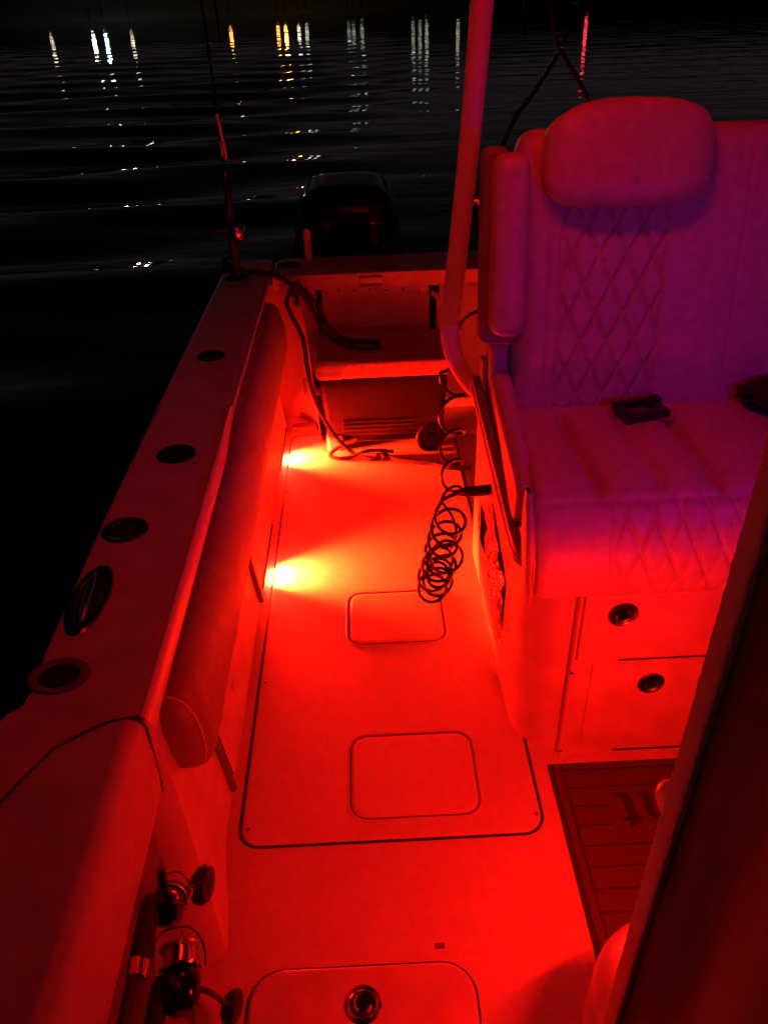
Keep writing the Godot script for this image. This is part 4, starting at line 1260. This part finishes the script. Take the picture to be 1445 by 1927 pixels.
func standing_rods() -> void:
	var r := thing("fishing_rod", "upright fishing rod with a silver reel in the aft gunwale holder", "fishing rod")
	var p := curve([Vector3(-0.535, 0.66, -3.265), Vector3(-0.527, 0.86, -3.24), Vector3(-0.52, 1.1, -3.22), Vector3(-0.515, 1.3, -3.21), Vector3(-0.517, 1.64, -3.2), Vector3(-0.53, 2.1, -3.2), Vector3(-0.56, 2.7, -3.22)], 6)
	var rad := []
	for i in p.size():
		rad.append(0.0125 if i < 12 else lerpf(0.0075, 0.002, float(i - 12) / (p.size() - 13)))
	obj("blank", Soup.new().tube(p, rad, 10), mats.gloss_black, r)
	obj("handle", Soup.new().tube([Vector3(-0.535, 0.655, -3.265), Vector3(-0.532, 0.74, -3.256), Vector3(-0.527, 0.87, -3.24), Vector3(-0.524, 0.96, -3.232)], [0.019, 0.021, 0.019, 0.0135], 14), mats.dark_foam, r)
	obj("rod_socket", Soup.new().lathe([Vector2(0.05, 0.0), Vector2(0.05, 0.006), Vector2(0.04, 0.01), Vector2(0.026, 0.014), Vector2(0.024, 0.035)], 22, Transform3D(Basis(), Vector3(-0.535, 0.66, -3.265))), mats.gloss_black, r)
	obj("wrap", Soup.new().tube([Vector3(-0.5145, 1.14, -3.212), Vector3(-0.5135, 1.2, -3.21)], [0.0085, 0.0105], 10), mats.white_pole, r)
	obj("lure", Soup.new().tube(curve([Vector3(-0.518, 1.285, -3.2), Vector3(-0.513, 1.26, -3.195), Vector3(-0.51, 1.22, -3.195), Vector3(-0.505, 1.17, -3.195), Vector3(-0.504, 1.13, -3.197)], 4), 0.0055, 8), mats.white_pole, r)
	var x := Transform3D(Basis(Vector3(0, 1, 0), Vector3(0.75, 0.1, 0.65).normalized(), Vector3(0, 1, 0).cross(Vector3(0.75, 0.1, 0.65).normalized())).orthonormalized(), Vector3(-0.497, 0.862, -3.2))
	var re := obj("reel", Soup.new().lathe([Vector2(0.0, -0.03), Vector2(0.025, -0.028), Vector2(0.036, -0.012), Vector2(0.036, 0.006), Vector2(0.0, 0.008)], 24, x), mats.gloss_black, r)
	obj("spool", Soup.new().lathe([Vector2(0.031, 0.004), Vector2(0.035, 0.012), Vector2(0.031, 0.02), Vector2(0.02, 0.026), Vector2(0.008, 0.029), Vector2(0.0, 0.0295)], 28, x), mats.steel, re)
	crank(re, Vector3(-0.545, 0.86, -3.225), Vector3(-0.585, 0.868, -3.22), Vector3(-0.605, 0.855, -3.21), Vector3(-0.4, 0.2, 1), 0.8)
	rod_guides(r, p, [0.42, 0.62, 0.82], 0.011, Vector3(0.5, 0, 0.86))

	var a := thing("fishing_rod", "dark leaning fishing rod seen between the pole and the headrest", "fishing rod")
	var q := curve([Vector3(0.40, 0.62, -3.42), Vector3(0.49, 0.83, -3.44), Vector3(0.63, 1.16, -3.5), Vector3(0.71, 1.273, -3.5), Vector3(0.804, 1.418, -3.5), Vector3(0.861, 1.574, -3.5), Vector3(0.93, 1.9, -3.5), Vector3(1.0, 2.4, -3.5)], 5)
	rad = []
	for i in q.size():
		rad.append(lerpf(0.0135, 0.003, float(i) / (q.size() - 1)))
	obj("blank", Soup.new().tube(q, rad, 10), mats.gloss_black, a)
	spinning_reel(a, Vector3(0.505, 0.885, -3.39), Basis(Vector3(0.8, 0.5, 0).normalized(), Vector3(0.35, 0.86, 0.15).normalized(), Vector3(0.0, -0.3, 0.95).normalized()).orthonormalized(), 1.1)
	rod_guides(a, q, [0.42, 0.58, 0.72], 0.014, Vector3(-0.4, 0.3, 0.86))
	obj("handle", Soup.new().tube([Vector3(0.50, 0.855, -3.44), Vector3(0.535, 0.935, -3.455), Vector3(0.56, 0.995, -3.465)], [0.016, 0.0175, 0.013], 12), mats.white_pole, a)

	var b := thing("fishing_rod", "slim fishing rod crossing behind the headrest, leaning the other way", "fishing rod")
	var w := curve([Vector3(1.2, 0.66, -3.45), Vector3(1.05, 1.0, -3.48), Vector3(0.939, 1.256, -3.5), Vector3(0.812, 1.436, -3.51), Vector3(0.765, 1.56, -3.52), Vector3(0.7, 1.85, -3.53), Vector3(0.66, 2.3, -3.53)], 5)
	rad = []
	for i in w.size():
		rad.append(lerpf(0.013, 0.002, float(i) / (w.size() - 1)))
	obj("blank", Soup.new().tube(w, rad, 10), mats.cooler_grey, b)
	rod_guides(b, w, [0.36, 0.5, 0.7], 0.014, Vector3(0.4, 0.3, 0.86))


# ---------------------------------------------------------------- outboard and the rest
func outboard() -> void:
	var o := thing("outboard_motor", "glossy black outboard motor behind the transom", "outboard motor", Vector3(-0.07, WATER_Y, -4.0))
	var b := Vector3(0, -WATER_Y, 0)
	obj("cowling", Soup.new().rbox(b + Vector3(0, 0.605, 0), Vector3(0.54, 0.54, 0.62), 0.15, 7, Vector3i(4, 4, 4), func(v: Vector3, d: Vector3) -> float: return -0.05 * clampf(v.y / 0.27, 0.0, 1.0) * (1.0 - absf(d.y)) + 0.02 * maxf(0.0, d.y) * (1.0 - pow(v.x / 0.27, 2.0))), mats.gloss_black, o)
	obj("cowling_seam", Soup.new().rbox(b + Vector3(0, 0.42, 0), Vector3(0.545, 0.012, 0.625), 0.005, 1), mats.dark_steel, o)
	obj("midsection", Soup.new().rbox(b + Vector3(0, 0.1, 0.02), Vector3(0.3, 0.6, 0.4), 0.08, 4), mats.gloss_black, o)
	obj("lower_unit", Soup.new().rbox(b + Vector3(0, -0.5, 0), Vector3(0.1, 0.8, 0.3), 0.045, 3), mats.gloss_black, o)
	obj("bracket", Soup.new().rbox(b + Vector3(0, 0.28, 0.38), Vector3(0.26, 0.5, 0.22), 0.03, 3), mats.black_plastic, o)
	var st := obj("steering_arm", Soup.new().tube([b + Vector3(-0.29, 0.565, 0.36), b + Vector3(-0.2, 0.545, 0.42)], 0.008, 8), mats.dark_steel, o)
	obj("steering_ram", Soup.new().tube([b + Vector3(-0.05, 0.6, 0.36), b + Vector3(0.02, 0.615, 0.36)], 0.014, 12), mats.steel, st)
	obj("ram_post", Soup.new().tube([b + Vector3(-0.015, 0.42, 0.35), b + Vector3(-0.015, 0.6, 0.36)], 0.017, 12), mats.black_plastic, st)


func small_things() -> void:
	var post := obj("stub_post", Soup.new().lathe([Vector2(0.02, 0.0), Vector2(0.02, 0.008), Vector2(0.0175, 0.012), Vector2(0.0165, 0.115), Vector2(0.014, 0.127), Vector2(0.008, 0.133), Vector2(0.0, 0.134)], 18), mats.white_pole)
	post.position = Vector3(-0.244, 0.66, -3.49)
	tag(post, "short pale round-headed post on the transom top", "post")

	var dev := thing("phone_cradle", "black slotted plastic holder lying on the seat cushion", "holder", Vector3(0.642, 0.795, -1.632))
	dev.rotation.y = 0.2
	var fr := Soup.new()
	for q in [[Vector3(0, 0.008, -0.03), Vector3(0.112, 0.018, 0.022)], [Vector3(0, 0.008, 0.03), Vector3(0.112, 0.018, 0.026)], [Vector3(-0.046, 0.0078, 0), Vector3(0.02, 0.0174, 0.06)], [Vector3(0.04, 0.0078, 0), Vector3(0.032, 0.0174, 0.06)]]:
		fr.rbox(q[0], q[1], 0.004, 2)
	obj("frame", fr, mats.black_plastic, dev)
	obj("clip", Soup.new().rbox(Vector3(0.05, 0.014, -0.022), Vector3(0.022, 0.022, 0.028), 0.005, 2), mats.black_plastic, dev)
	obj("back_plate", Soup.new().rbox(Vector3(0, 0.001, 0), Vector3(0.1, 0.003, 0.06), 0.001, 1), mats.grey_board, dev)

	var cloth := Soup.new().grid(func(u: float, v: float) -> Vector3:
		var a := TAU * u
		var t := PI * v
		var n := 1.0 + 0.35 * fine.get_noise_3d(3.0 * cos(a) * sin(t), 3.0 * cos(t), 3.0 * sin(a) * sin(t))
		return Vector3(0.1 * cos(a) * sin(t) * n, 0.03 + 0.035 * cos(t) * n, 0.075 * sin(a) * sin(t) * n), 40, 20)
	var cap := obj("patterned_cap", cloth, mats.camouflage)
	cap.position = Vector3(0.985, 0.79, -1.64)
	tag(cap, "dark patterned cloth cap lying on the seat cushion", "cap")

	var sp := obj("sponge", Soup.new().rbox(Vector3.ZERO, Vector3(0.11, 0.028, 0.05), 0.008, 3, Vector3i(10, 2, 4), func(v: Vector3, d: Vector3) -> float: return 0.004 * fine.get_noise_3d(v.x * 90, v.y * 90, v.z * 90)), mats.sponge)
	sp.position = Vector3(-0.3, 0.016, -3.11)
	tag(sp, "rough brown sponge in the corner beside the cooler", "sponge")

	var noz := thing("hose_nozzle", "pale washdown nozzle lying under the rope before the cooler", "nozzle", Vector3(-0.015, 0.014, -2.832))
	obj("barrel", Soup.new().tube([Vector3(-0.07, 0, -0.01), Vector3(-0.04, 0.001, -0.006), Vector3(0.03, 0.001, 0.002), Vector3(0.06, 0, 0.006)], [0.009, 0.0125, 0.0125, 0.01], 14), mats.white_pole, noz)
	obj("collar", Soup.new().tube([Vector3(0.03, 0.001, 0.002), Vector3(0.05, 0.001, 0.005)], 0.0145, 14), mats.steel, noz)

	var bag := Soup.new().grid(func(u: float, v: float) -> Vector3:
		var z := lerpf(-1.84, -1.56, u)
		var y := lerpf(0.16, 0.4, v)
		var n := fine.get_noise_3d(z * 16.0, y * 16.0, 2.0) + 0.6 * absf(fine.get_noise_3d(z * 34.0, y * 30.0, 7.0))
		return Vector3(0.326 + 0.013 * n - 0.016 * sin(PI * u) * sin(PI * v), y - 0.1 * (u - 0.5), z), 60, 50)
	tag(obj("plastic_bag", bag, mats.bag, null, Vector3.LEFT, 25.0), "crumpled shiny plastic bag tucked into the seat base pocket", "bag")
